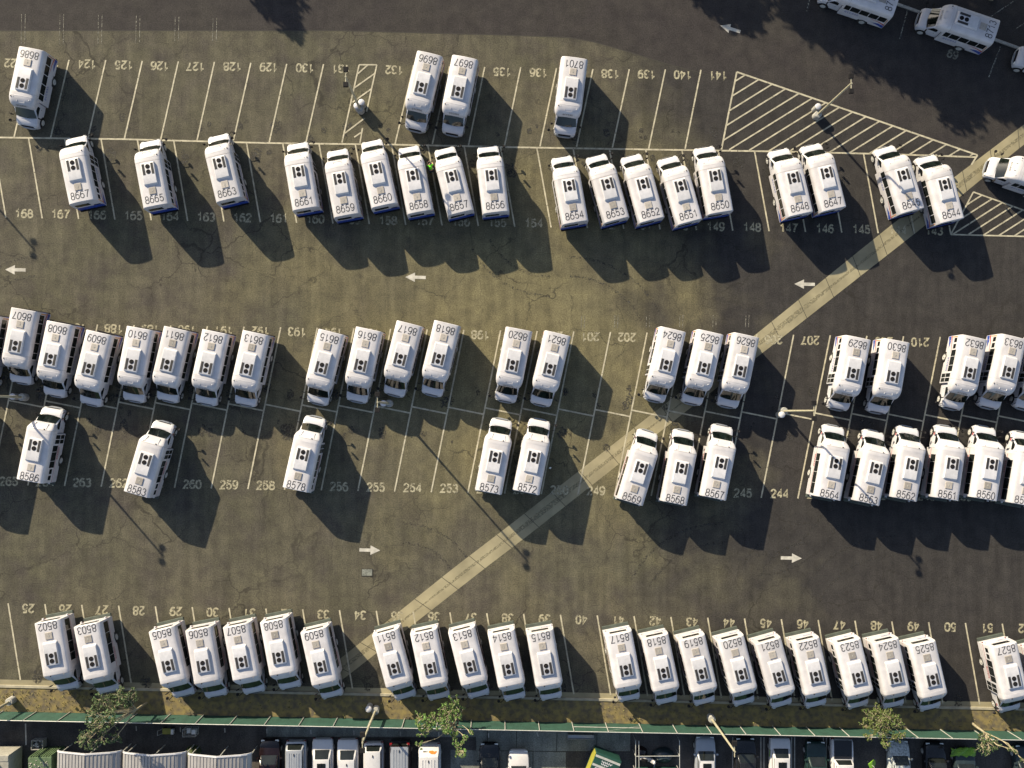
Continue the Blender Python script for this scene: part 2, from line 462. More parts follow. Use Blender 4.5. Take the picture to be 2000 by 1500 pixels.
# rows 180-215 and 240-268 share their lines; stepped wheel line between them
m2 = MB()
for i in range(-1, 29):
    xt, xb = 119 + 71.55 * i, 54.6 + 71.6 * i
    yt, yb = 631.2 + .0146 * xt, 947 + .017 * xb
    strip(m2, P(xt, yt), P(xb, yb), LW, ZP)
    xt2, xb2 = xt + 71.55, xb + 71.6
    yt2, yb2 = 631.2 + .0146 * xt2, 947 + .017 * xb2
    strip(m2, P(lerp(xt, xb, .476), lerp(yt, yb, .476)), P(lerp(xt2, xb2, .516), lerp(yt2, yb2, .516)), LW, ZP + .004)
m2.build("stall_line", M['line'], g)
m3 = MB()
for i in range(-1, 29):
    xt, xb = 16 + 71.9 * i, 40 + 72.05 * i
    strip(m3, P(xt, 1178 + .0205 * xt), P(xb, 1327 + .0255 * xb), LW, ZP)
m3.build("stall_line", M['line'], g)
# older, half vanished lines above the first and third row
m4 = MB()
for x, y0, y1 in ((46, 28, 85), (121, 28, 85), (196, 29, 85), (270, 31, 85), (346, 33, 80), (420, 35, 80)):
    for dx in (-3.6, 3.6): strip(m4, P(x + dx, y0), P(x + dx - 1, y1), .05, ZP)
for x in (1139, 1204, 1266, 1331, 1396, 1460):
    for dx in (-3, 3): strip(m4, P(x + dx, 615), P(x + dx - 1, 640), .05, ZP)
m4.build("faded_line", M['line_faded'], g)

# hatched islands
def inside_clip(poly, p, d):
    t0, t1 = -1e9, 1e9
    n = len(poly)
    area = sum(poly[i][0] * poly[(i + 1) % n][1] - poly[(i + 1) % n][0] * poly[i][1] for i in range(n))
    s = 1 if area > 0 else -1
    for i in range(n):
        a, b = poly[i], poly[(i + 1) % n]
        nx, ny = -(b[1] - a[1]) * s, (b[0] - a[0]) * s
        den = nx * d[0] + ny * d[1]; num = nx * (p[0] - a[0]) + ny * (p[1] - a[1])
        if abs(den) < 1e-9:
            if num < 0: return None
            continue
        t = -num / den
        if den > 0: t0 = max(t0, t)
        else: t1 = min(t1, t)
    return (t0, t1) if t1 - t0 > 2 else None
def hatch(mb, poly, d, vstep, y0, y1, x=1400):
    y = y0
    while y < y1:
        c = inside_clip(poly, (x, y), d)
        if c: strip(mb, P(x + d[0] * c[0], y + d[1] * c[0]), P(x + d[0] * c[1], y + d[1] * c[1]), LW, ZP + .004)
        y += vstep
h = MB()
isl = [(1439, 140.5), (1909, 303), (1897, 322), (1409, 292)]
for a, b in ((0, 1), (1, 2), (0, 3)): strip(h, P(*isl[a]), P(*isl[b]), LW + .02, ZP)
hatch(h, [(1439, 140.5), (1909, 303), (1880, 306), (1409, 292)], (1, -.62), 25.3, 150, 700, 1409)
h.build("hatched_marking", M['line'], g)
h = MB()
isl = [(701.5, 126.6), (736, 126.6), (703, 279.5), (667.7, 279.5)]
for a, b in ((0, 1), (0, 3)): strip(h, P(*isl[a]), P(*isl[b]), LW, ZP)
strip(h, P(736, 126.6), P(716, 218), LW, ZP); strip(h, P(708, 250), P(703, 279.5), LW, ZP)
for a, b, c, d in ((699, 144, 718, 127.5), (692.5, 171.5, 731.5, 144), (688.5, 200, 725, 174), (674, 260, 712, 231), (692, 268, 705, 259)):
    strip(h, P(a, b), P(c, d), LW, ZP + .004)
h.build("hatched_marking", M['line'], g)
h = MB()
tri = [(1901, 375), (2080, 440), (2080, 464), (1857, 458)]
for a, b in ((0, 1), (2, 3), (0, 3)): strip(h, P(*tri[a]), P(*tri[b]), LW, ZP)
hatch(h, tri, (1, -.64), 20.0, 420, 760, 1857)
h.build("hatched_marking", M['line'], g)

# stall numbers painted on the asphalt
def stall(txt, px, py, flip, wd=None, ht=.84, ang=None, paint=None):
    if not (-40 < px < 2040): return
    c = P(px, py, ZP)
    ex = (P(px + 20, py + .36) - P(px - 20, py - .36)).normalized()
    if ang is not None: ex = Vector((math.cos(ang), math.sin(ang), 0))
    if flip: ex = -ex
    ey = Vector((-ex.y, ex.x, 0))
    mb = MB(); stroke_text(mb, txt, wd or .56 * len(txt), ht, c, ex, ey, .155)
    mb.build("stall_number", paint or M['num'], g)
for n, x, y in ((122, 26, 123.5), (123, 98, 124), (124, 170, 125), (125, 242, 127), (126, 312, 128.7), (127, 382, 130), (128, 454, 130), (129, 525, 131), (130, 595.7, 132.6), (131, 666, 134),
                (132, 770, 136.5), (133, 840, 138), (134, 911, 139), (135, 981, 140), (136, 1052, 141.7), (137, 1122, 143), (138, 1192, 144), (139, 1263, 145), (140, 1333.6, 146), (141, 1403, 147)):
    stall(str(n), x, y, True)
for n in range(143, 169): stall(str(n), 47 + (168 - n) * 71.1, 417 + (168 - n) * 1.35, False)
for n in range(185, 214): stall(str(n), 222 + (n - 188) * 71.6, 642 + (n - 188) * 1.2, True)
for n in range(238, 266): stall(str(n), 17 + (265 - n) * 71.7, 940 + (265 - n) * 1.15, False)
for n in range(25, 53): stall(str(n), 55 + (n - 25) * 72.05, 1188.5 + (n - 25) * 1.45, True, 1.12)
stall("69", 1861, 106, False, 1.1, .85, R(-17), worn_paint("faded_number_paint", (.15, .14, .11), .40))

# arrows
def arrow(tip, tail):
    a, b = P(*tip, ZP), P(*tail, ZP)
    d = (b - a).normalized(); n = Vector((-d.y, d.x, 0)); L = (b - a).length
    h = L * .47
    mb = MB().poly([a, a + d * h - n * .42, a + d * h + n * .42])
    mb.poly([a + d * h - n * .145, b - n * .145, b + n * .145, a + d * h + n * .145])
    mb.build("direction_arrow", M['arrow'], g)
for tip, tail in (((10, 526.5), (50, 527.3)), ((791.5, 541), (831.5, 542)), ((1551.5, 554.5), (1591.5, 555.5)), ((742.5, 1075), (702, 1074)), ((1566, 1090.5), (1525, 1089.5)),
                  ((1407, 50), (1446, 62))):
    arrow(tip, tail)

# tyre marks turning in and out of the bays, drips where engines stand
M['tyremark'] = worn_paint("tyre_rubber_mark", (.034, .031, .027), .55)
M['oil'] = worn_paint("oil_drip", (.030, .027, .024), .50)
tm_, om = MB(), MB(); rg = random.Random(17)
for q in range(8):
    x, y = rg.choice([(rg.uniform(60, 1900), 540), (rg.uniform(60, 1950), 1060), (rg.uniform(1150, 1950), 1085)])
    dr = rg.choice((-1, 1)); up_ = rg.choice((-1, 1)); r_ = rg.uniform(100, 200)
    for k_, off in enumerate((0, 38)):
        L_, R_ = [], []
        for i in range(21):
            a = i / 20 * 1.1
            for lst, e in ((L_, 2.6), (R_, -2.6)):
                lst.append(P(x + dr * (r_ + off + e) * math.sin(a), y + up_ * (r_ - (r_ + off + e) * math.cos(a)), .0055 + (q * 2 + k_) * .0002))
        for i in range(20): tm_.poly([L_[i], L_[i + 1], R_[i + 1], R_[i]])
tm_.build("tyre_mark", M['tyremark'], g)
spots = [(115 + 71 * i, 245 + 1.2 * i) for i in range(19)] + [(75 + 71 * i, 300 + 1.2 * i) for i in range(26)] + [(85 + 71.6 * i, 760 + 1.2 * i) for i in range(27)] + [(110 + 71.6 * i, 830 + 1.2 * i) for i in range(26)] + [(75 + 72 * i, 1320 + 1.7 * i) for i in range(27)]
for x, y in spots:
    for _ in range(rg.choice((1, 2, 2, 3))):
        c = P(x + rg.gauss(0, 9), y + rg.gauss(0, 12), .0125 + (len(om.f) % 30) * .0001); rr_ = abs(rg.gauss(0, .22)) + .12
        om.poly([c + Vector((math.cos(a * .5236), math.sin(a * .5236) * 1.3, 0)) * rr_ * rg.uniform(.7, 1.15) for a in range(12)])
om.build("oil_stain", M['oil'], g)

# kerb, dry verge, yard south of the fence
def KY(x): return 1339.5 + .0226 * x
def FY(x): return 1389 + .0195 * x
k = MB()
ka, kb = P(-250, KY(-250)), P(2250, KY(2250))
kd = (kb - ka).normalized(); kn = Vector((-kd.y, kd.x, 0))
k.loft([[c + kn * a + Vector((0, 0, z)) for a, z in ((-.11, 0), (-.11, .13), (.09, .13), (.11, .11), (.11, 0))] for c in (ka, kb)])
struct(k.build("kerb", M['kerb']))
gp = MB().poly([p + Vector((0, 0, .004)) for p in (ka + kn * .11, ka + kn * .55, kb + kn * .55, kb + kn * .11)][::1])
struct(gp.build("gutter_pan", M['gutter']))
fa, fb = P(-250, FY(-250)), P(2250, FY(2250))
struct(MB().poly([Vector((p.x, p.y, .06)) for p in (ka - kn * .1, fa, fb, kb - kn * .1)]).build("verge", M['verge']))
# tufts of dry grass on the verge
tf = MB(); rg = random.Random(5)
for i in range(2600):
    x = rg.uniform(-10, 2010); t = rg.random()
    if x > 250 and rg.random() < .55: continue
    y = lerp(KY(x) + 6, FY(x) - 1, t)
    c = P(x, y, .06); a = rg.uniform(0, 6.28); hh = rg.uniform(.06, .22); s = rg.uniform(.02, .05)
    d = Vector((math.cos(a), math.sin(a), 0)); n = Vector((-d.y, d.x, 0))
    tf.poly([c - n * s, c + n * s, c + d * hh * .8 + Vector((0, 0, hh))])
tu = tf.build("dry_grass", M['straw']); tu['kind'] = 'stuff'; tu['label'] = "straw coloured tufts of dry grass on the verge by the fence"; tu['category'] = "grass"
fd = (fb - fa).normalized(); fn = Vector((-fd.y, fd.x, 0))
struct(MB().poly([Vector((p.x, p.y, .004)) for p in (fa - fn * 60, fb - fn * 60, fb, fa)]).build("yard", M['yard']))
sl, sj = MB(), MB()
for x0, y0, x1, y1 in ((930, 1426, 1231, 1467), (1040, 1467, 1105, 1520), (880, 1467, 1040, 1520), (520, 1421, 930, 1439)):
    sl.poly([P(x0, y1, .008), P(x1, y1, .008), P(x1, y0 + (x1 - 1000) * .02, .008), P(x0, y0 + (x0 - 1000) * .02, .008)])
slab = struct(sl.build("concrete_slab", M['slab']))
for a, b in (((1009, 1428), (1008, 1467)), ((1088, 1430), (1087, 1467)), ((1166, 1431), (1165, 1468)), ((952, 1427), (952, 1467)), ((935, 1466), (1231, 1469)), ((1041, 1468), (1041, 1510)), ((520, 1440), (930, 1444))):
    strip(sj, P(*a), P(*b), .06, .012)
sj.build("slab_joint", M['joint'], slab)
yl = MB()
for x in (1434, 1489, 1549, 1611):
    for dx in (-3, 3): strip(yl, P(x + dx, 1440), P(x + dx, 1530), .09, .012)
for x in (266, 352, 439, 521, 607, 691, 782, 857, 954): strip(yl, P(x, 1423 + (x - 500) * .02), P(x + .5, 1432 + (x - 500) * .02), .09, .012)
strip(yl, P(1048.5, 1430), P(1051, 1438), .09, .012)
strip(yl, P(50, 1413), P(51, 1455), .12, .012)
yl.build("yard_line", M['arrow'], slab)

# ------------------------------------------------------------------ the shuttle buses
ZR = 2.86                                              # roof height
BODY = [(1.17, .42), (1.20, .9), (1.20, 1.5), (1.18, 2.25), (1.155, 2.52), (1.10, 2.68), (1.0, 2.765), (.80, 2.81), (.40, 2.845), (0, ZR)]
def prof(z):
    """half width of the body shell at height z"""
    for (b, a), (d, c) in zip(BODY, BODY[1:]):
        if z <= c: return b + (d - b) * max(0, (z - a)) / (c - a)
    return 0
def section(x, k=1.0, top=None, zb=None, x2=None):
    """closed cross-section: right skirt, over the roof, to the left skirt"""
    pts = []
    for y, z in BODY:
        if zb is not None and z < zb: continue
        pts.append((y, z))
    if zb is not None: pts = [(prof(zb), zb)] + pts
    z0 = pts[0][1]
    if top is not None: pts = [(y, z0 + (z - z0) * (top - z0) / (ZR - z0)) for y, z in pts]
    return [(x, -y * k, z) for y, z in pts] + [(x, y * k, z) for y, z in list(reversed(pts))[1:]]
def side_panel(x0, x1, z0, z1, s, off=.006, n=3):
    mb = MB()
    rows = []
    for i in range(n + 1):
        z = lerp(z0, z1, i / n); y = s * (prof(z) + off)
        rows.append([(x0, y, z), (x1, y, z)])
    mb.loft(rows, cap=False, closed=False)
    return mb
def side_shape(pts, s, off=.006):
    return MB().poly([(x, s * (prof(z) + off), z) for x, z in pts])
def wheel(parent, x, y, r, wd, deep, inner):
    s = 1 if y > 0 else -1
    mb = MB()
    ys = [(-.5, .86), (-.46, .97), (-.3, 1), (.3, 1), (.46, .97), (.5, .86)]
    mb.loft([[(x + math.cos(t * math.pi / 10) * r * k, y + a * wd, r + math.sin(t * math.pi / 10) * r * k) for t in range(20)] for a, k in ys])
    wv = mb.build("wheel", M['rubber'], parent, smooth=40)
    rb = MB(); yo = y + s * wd * .5
    rb.loft([[(x + math.cos(t * math.pi / 8) * q, yo + s * o, r + math.sin(t * math.pi / 8) * q) for t in range(16)] for q, o in ((r * .66, .004), (r * .62, .02), (r * .4, deep), (r * .18, deep), (r * .15, .05), (.02, .06))])
    rb.build("rim", M['rim'], wv, smooth=40)

def make_bus(kind):
    root = thing("shuttle_bus", "x", "shuttle bus")
    A = kind == 'A'
    # body shell
    mb = MB()
    mb.loft([section(-2.66, .99, 2.83), section(-2.62), section(-1), section(.6), section(1.6)])
    mb.build("body", M['white'], root, smooth=35)
    # nose cap above the cab
    mb = MB()
    zb = 1.96
    if A:
        st = [(1.28, 1.004, .006), (1.5, 1.004, .003), (1.75, .995, -.03), (1.96, .965, -.11), (2.14, .92, -.22), (2.28, .85, -.37), (2.37, .76, -.53), (2.40, .70, -.72)]
    else:
        st = [(1.5, 1.004, .006), (1.80, 1.004, .003), (1.87, .995, -.015), (1.98, .965, -.11), (2.15, .90, -.28), (2.32, .80, -.50), (2.42, .71, -.66), (2.44, .68, -.78)]
    st = [(x, k_, ZR + t_) for x, k_, t_ in st]
    mb.loft([section(x, k_, t_, zb) for x, k_, t_ in st])
    cap = mb.build("front_cap", M['white'], root, smooth=38)
    # seam across the roof and small roof fittings
    sx = 1.27 if A else 1.82
    mb = MB()
    for x in ((sx,) if A else (sx,)):
        sec = [p for p in section(x) if p[2] > 2.0]
        a = [(x - .012, p[1] * 1.006, p[2] + .006) for p in sec]; b = [(x + .012, p[1] * 1.006, p[2] + .006) for p in sec]
        mb.loft([a, b], cap=False, closed=False)
    mb.build("roof_seam", M['hatch'], root)
    mb = MB(); xr = -2.54 if A else -2.645
    mb.tube((xr, -.98, 2.765), (xr, .98, 2.765), .018, .018, 6); mb.build("rear_roof_trim", M['acwhite'], root)
    def dome(x, y, z, r, m, nm):
        q = MB(); q.loft([[(x + math.cos(t * math.pi / 5) * r * c, y + math.sin(t * math.pi / 5) * r * c, z + r * s_) for t in range(10)] for c, s_ in ((1, -.4), (1, .2), (.7, .6), (.1, .75))])
        q.build(nm, m, root, smooth=60)
    if A:
        dome(1.72, -.88, 2.79, .05, M['black'], "roof_beacon"); dome(1.85, .72, 2.76, .05, M['acwhite'], "marker_lamp"); dome(1.72, -.66, 2.81, .03, M['hatch'], "marker_lamp")
        mb = MB().box(2.10, 2.12, -.3, .3, 2.655, 2.685).box(1.94, 2.1, -.34, -.32, 2.70, 2.77).box(1.94, 2.1, .32, .34, 2.70, 2.77)
        mb.build("cap_ridge", M['acwhite'], cap)
    else:
        dome(1.90, -.43, 2.84, .05, M['black'], "roof_beacon"); dome(1.92, .68, 2.79, .04, M['hatch'], "marker_lamp")
        for y in (-.58, .58):
            mb = MB(); mb.loft([[(1.92, y - .05, 2.72), (1.92, y + .05, 2.72), (1.92, y, 2.825)], [(2.34, y * .9 - .04, 2.30), (2.34, y * .9 + .04, 2.30), (2.34, y * .9, 2.44)]])
            mb.build("cap_ridge", M['acwhite'], cap, smooth=30)
    # air conditioner
    d = 0 if A else -.11
    zo = ZR - 2.83
    mb = MB()
    mb.loft([[(x, sy * hw, z) for sy, z in ((-1, 2.72), (-1, zt - .04), (-.93, zt), (.93, zt), (1, zt - .04), (1, 2.72))] for x, hw, zt in
             ((-.90 + d, .58, 2.78), (-.74 + d, .58, 2.985), (-.6 + d, .58, 3.0), (1.02 + d, .58, 3.0), (1.10 + d, .57, 2.97), (1.18 + d, .55, 2.78))])
    mb.v = [(a, b, c + zo) for a, b, c in mb.v]
    ac = mb.build("air_conditioner", M['acwhite'], root, smooth=30)
    for s in (-1, 1):
        mb = MB().box(.05 + d, 1.01 + d, s * .38 - .105, s * .38 + .105, 2.99, 3.012)
        for i in range(9): mb.box(.08 + d + i * .105, .10 + d + i * .105, s * .38 - .1, s * .38 + .1, 3.012, 3.022)
        mb.v = [(a, b, c_ + zo) for a, b, c_ in mb.v]
        mb.build("condenser_grille", M['grid'], ac)
    for x in (.31, .77):
        mb = MB(); c = x + d - .02
        mb.loft([[(c + math.cos(t * math.pi / 10) * r, math.sin(t * math.pi / 10) * r, z) for t in range(20)] for r, z in ((.195, 2.99), (.195, 3.02), (.165, 3.02), (.16, 3.005), (.03, 3.005))])
        mb.tube((c, 0, 3.0), (c, 0, 3.03), .06, .05, 10)
        mb.v = [(a, b, c_ + zo) for a, b, c_ in mb.v]
        mb.build("fan", M['black'], ac, smooth=30)
    # hatch
    mb = MB().box(-1.66 + d, -1.04 + d, -.31, .31, 2.84, 2.91)
    hh = mb.build("roof_hatch", M['hatch'], root, bevel=.035)
    MB().box(-1.42 + d, -1.28 + d, -.05, .05, 2.91, 2.925).box(-1.56 + d, -1.5 + d, -.02, .02, 2.91, 2.922).build("hatch_vent", M['concrete'], hh)
    # cab
    def csec(x, hw, zt, zb_=.42, r=.12):
        q = [(hw * .97, zb_), (hw, .75), (hw, zt - r * 1.6), (hw - r * .25, zt - r * .6), (hw - r, zt - r * .1), (hw - r * 2.2, zt)]
        q = [(y, max(z, zb_ + .01 * i)) for i, (y, z) in enumerate(q)]
        return [(x, -y, z) for y, z in q] + [(x, y, z) for y, z in reversed(q)]
    mb = MB()
    wb, ct, nf = (2.95, 2.28, 3.62) if A else (2.98, 2.29, 3.62)
    mb.loft([csec(1.5, 1.0, 2.06), csec(ct - .12, .99, 2.06), csec(ct + .02, .98, 2.0), csec(wb - .03, .97, 1.36), csec(wb + .05, .97, 1.31), csec(lerp(wb, nf, .5), .96, 1.25), csec(nf - .22, .95, 1.19), csec(nf - .10, .92, 1.13), csec(nf - .02, .86, 1.03, .5), csec(nf + .04, .76, .9, .55)])
    cab = mb.build("cab", M['cabwhite'], root, smooth=35)
    mb = MB()
    mb.loft([[(x, y * hw, z + .012 - .03 * y * y) for y in (-1, -.9, -.45, 0, .45, .9, 1)] for x, hw, z in ((wb + .09, .80, 1.32), (lerp(wb, nf, .5), .80, 1.275), (nf - .18, .77, 1.19), (nf - .08, .70, 1.125))], cap=False, closed=False)
    mb.build("hood", M['cabwhite'], root, smooth=60)
    # windshield, slightly bowed
    mb = MB()
    rows = []
    for i in range(5):
        t = i / 4
        x, z, hw = lerp(wb, ct, t), lerp(1.345, 2.04, t), lerp(.92, .80, t)
        rows.append([(x + .10 * (1 - (y * y)) - .02, y * hw, z + .03 + .02 * (1 - y * y)) for y in (-1, -.75, -.4, 0, .4, .75, 1)])
    mb.loft(rows, cap=False, closed=False)
    mb.build("windshield", M['wglass'], root, smooth=60)
    MB().tube((wb + .05, -.6, 1.40), (wb - .2, -.15, 1.63), .012).tube((wb + .09, .1, 1.40), (wb - .15, .55, 1.58), .012).build("wiper", M['black'], root)
    for s in (-1, 1):
        MB().poly([(x, s * y, z) for x, y, z in ((1.95, 1.004, 1.36), (wb - .14, .985, 1.36), (ct + .14, .992, 1.82), (1.95, 1.004, 1.82))]).build("cab_window", M['glass'], root)
        MB().box(2.05, 2.10, min(s * 1.0, s * 1.02), max(s * 1.0, s * 1.02), 1.05, 1.1).box(1.6, 1.63, min(s * .99, s * 1.006), max(s * .99, s * 1.006), .5, 1.9).build("cab_door_seam", M['black'], root)
        # mirror on its arm beside the door, cross-view mirror on the right fender
        mb = MB().tube((wb - .15, s * .98, 1.35), (wb, s * 1.22, 1.45), .015).box(wb - .03, wb + .03, min(s * 1.16, s * 1.34), max(s * 1.16, s * 1.34), 1.3, 1.68)
        mb.build("side_mirror", M['black'], root)
        MB().box(nf, nf + .045, min(s * .58, s * .82), max(s * .58, s * .82), .78, 1.0).build("headlight", M['lamp'], root, bevel=.015)
        MB().box(-2.68, -2.65, min(s * .98, s * 1.1), max(s * .98, s * 1.1), .95, 1.2).build("tail_light", M['redlens'], root)
    mb = MB().path([(nf - .3, -.90, 1.14), (nf - .16, -1.08, 1.24), (nf - .06, -1.26, 1.28), (nf - .14, -1.40, 1.26)], .028, .024).tube((nf - .16, -1.42, 1.26), (nf - .2, -1.45, 1.14), .11, .13, 10)
    mb.build("cross_view_mirror", M['black'], root)
    MB().box(nf + .01, nf + .05, -.55, .55, .68, 1.0).build("grille", M['black'], root)
    mb = MB(); ys_ = [-.96, -.9, -.75, -.4, 0, .4, .75, .9, .96]
    mb.loft([[(nf - .1 - .26 * abs(y / .96) ** 4, y, .48), (nf + .15 - .36 * abs(y / .96) ** 4, y, .47), (nf + .18 - .36 * abs(y / .96) ** 4, y, .57), (nf + .15 - .36 * abs(y / .96) ** 4, y, .67), (nf - .1 - .26 * abs(y / .96) ** 4, y, .69)] for y in ys_])
    mb.build("front_bumper", M['silver'], root, smooth=40)
    if A:
        MB().box(-2.80, -2.64, -1.12, 1.12, .42, .62).build("rear_bumper", M['black'], root, bevel=.03)
        MB().box(-2.685, -2.655, -1.15, 1.15, .62, 1.22).build("rear_band", M['blue'], root)
        MB().box(-2.70, -2.66, -.28, .92, 1.62, 2.12).build("rear_window", M['glass'], root)
        MB().box(-2.69, -2.66, -1.0, -.45, 1.3, 1.42).build("rear_marker_panel", M['black'], root)
    else:
        MB().box(-2.94, -2.62, -1.17, 1.17, .40, .62).build("rear_bumper", M['step'], root, bevel=.03)
        mb = MB(); put_text(mb, "access", .8, .2, (-2.672, .55, 1.35), (0, -1, 0), (0, 0, 1)); mb.build("rear_lettering", M['blue'], root)
        MB().box(-2.70, -2.66, -.72, .72, 1.92, 2.32).build("rear_window", M['glass'], root)
        for s in (-1, 1): MB().tube((-2.66, s * 1.04, 1.36), (-2.80, s * 1.04, 1.38), .10, .08, 10).build("rear_lamp_pod", M['acwhite'], root, smooth=40)
    # windows. left side
    z0, z1 = (1.52, 2.22) if A else (1.44, 2.24)
    xs = [(-2.42, -1.72), (-1.66, -.86), (-.80, 0.0), (.06, .86), (.92, 1.42)] if A else [(-2.48, -1.56), (-1.53, -.6), (-.57, .36), (.39, 1.02)]
    for a, b in xs: side_panel(a, b, z0, z1, 1).build("side_window", M['glass'], root)
    # right side: two small panes, three large ones, then the glazed entry door
    for a, b in ((-2.42, -2.02), (-1.88, -1.46)): side_panel(a, b, 1.62, 2.06, -1).build("side_window", M['glass'], root)
    for a, b in ((-1.34, -.78), (-.74, .02), (.06, .58)): side_panel(a, b, z0, z1, -1).build("side_window", M['glass'], root)
    dr = side_panel(.70, 1.56, .50, 2.14, -1, .012).build("entry_door", M['acwhite'], root)
    for a, b in ((.75, 1.10), (1.16, 1.51)):
        side_panel(a, b, 1.36, 2.08, -1, .020).build("door_pane", M['glass'], dr)
        side_panel(a, b, .60, 1.28, -1, .020).build("door_pane", M['glass'], dr)
    # stripes
    for s in (-1, 1):
        if A:
            side_shape([(-1.1, 1.40), (-1.1, 1.43), (-2.0, 1.34), (-2.62, 1.16), (-2.62, .98), (-2.0, 1.24)], s).build("red_stripe", M['red'], root)
            side_shape([(-2.62, .98), (-2.62, 1.16), (-2.5, 1.3), (-2.48, 2.1), (-2.55, 2.1), (-2.58, 1.3)], s, .009).build("orange_stripe", M['orange'], root)
            side_shape([(-1.5, .88), (-2.1, 1.05), (-2.62, .95), (-2.62, .5), (-2.2, .70)], s).build("blue_stripe", M['blue'], root)
            ex, ey = (Vector((-1, 0, 0)), Vector((0, 0, 1))) if s > 0 else (Vector((1, 0, 0)), Vector((0, 0, 1)))
            mb = MB(); put_text(mb, "access", 1.3, .26, (.55 if s > 0 else -.1, s * 1.207, 1.22), ex, ey); mb.build("side_lettering", M['blue'], root)
        else:
            side_panel(-2.62, 1.56 if s > 0 else .66, 1.30, 1.35, s, .006, 1).build("red_stripe", M['red'], root)
            side_panel(-2.62, 1.56 if s > 0 else .66, 1.02, 1.05, s, .006, 1).build("trim_line", M['hatch'], root)
            side_panel(-2.62, 1.56 if s > 0 else .66, .74, .76, s, .006, 1).build("trim_line", M['hatch'], root)
            MB().poly([(2.75, s * .979, .92), (nf - .16, s * .952, .92), (nf - .2, s * .952, 1.02), (2.75, s * .979, 1.10)]).build("fender_stripe", M['red'], root)
            ex = Vector((-1, 0, 0)) if s > 0 else Vector((1, 0, 0))
            mb = MB(); put_text(mb, "access", 1.1, .22, (.4 if s > 0 else -.1, s * 1.207, 1.18), ex, (0, 0, 1)); mb.build("side_lettering", M['red'], root)
    if A:
        mb = MB(); put_text(mb, "access", .9, .17, (2.335, 0, 2.47), (0, 1, 0), (-.5, 0, .86)); mb.build("cap_lettering", M['number'], cap)
    # wheels and arches
    for s in (-1, 1):
        for x, hw in ((-.78, prof(.6)), (3.0, .974)):
            q = [(x + math.cos(t * math.pi / 10) * .5, s * (hw + .004), max(.42, .40 + math.sin(t * math.pi / 10) * .5)) for t in range(11)]
            MB().poly(q).build("wheel_arch", M['black'], root)
        wheel(root, -.78, s * 1.07, .39, .30, -.10, True)
        wheel(root, 3.0, s * .85, .39, .24, .02, False)
    MB().box(-2.6, nf - .1, -.8, .8, .25, .45).build("chassis", M['black'], root)
    return root

NXK = {'A': -2.05, 'B': -2.27}
FX = {'A': .54, 'B': .43}
proto = {}
for kd_ in 'AB': proto[kd_] = make_bus(kd_)
used = {'A': False, 'B': False}
def bus(num, nx, ny, fx, fy, label, grey=False):
    kd_ = 'B' if num.startswith('85') else 'A'
    if used[kd_]: o = copy_tree(proto[kd_])
    else: o = proto[kd_]; used[kd_] = True
    return place(o, kd_, num, nx, ny, fx, fy, label, grey)
pending = []
def roof_z(y):
    for (b, a), (d_, c_) in zip(BODY[::-1], BODY[-2::-1]):
        if abs(y) <= d_: return a + (c_ - a) * (abs(y) - b) / (d_ - b)
    return 2.5
def place(o, kd_, num, nx, ny, fx, fy, label, grey):
    a, b = P(nx, ny, ZR), P(fx, fy, ZR + .19)
    d = Vector((b.x - a.x, b.y - a.y)).normalized()
    p0 = Vector((a.x, a.y)) - d * NXK[kd_]; p1 = Vector((b.x, b.y)) - d * FX[kd_]
    c = (p0 + p1) / 2
    o.location = (c.x, c.y, 0); o.rotation_euler = (0, 0, math.atan2(d.y, d.x))
    o['label'] = label; o['category'] = "shuttle bus"; o['group'] = "white shuttle buses parked in the lot"
    o['kind_'] = kd_
    pending.append((o, num, grey))
    return o

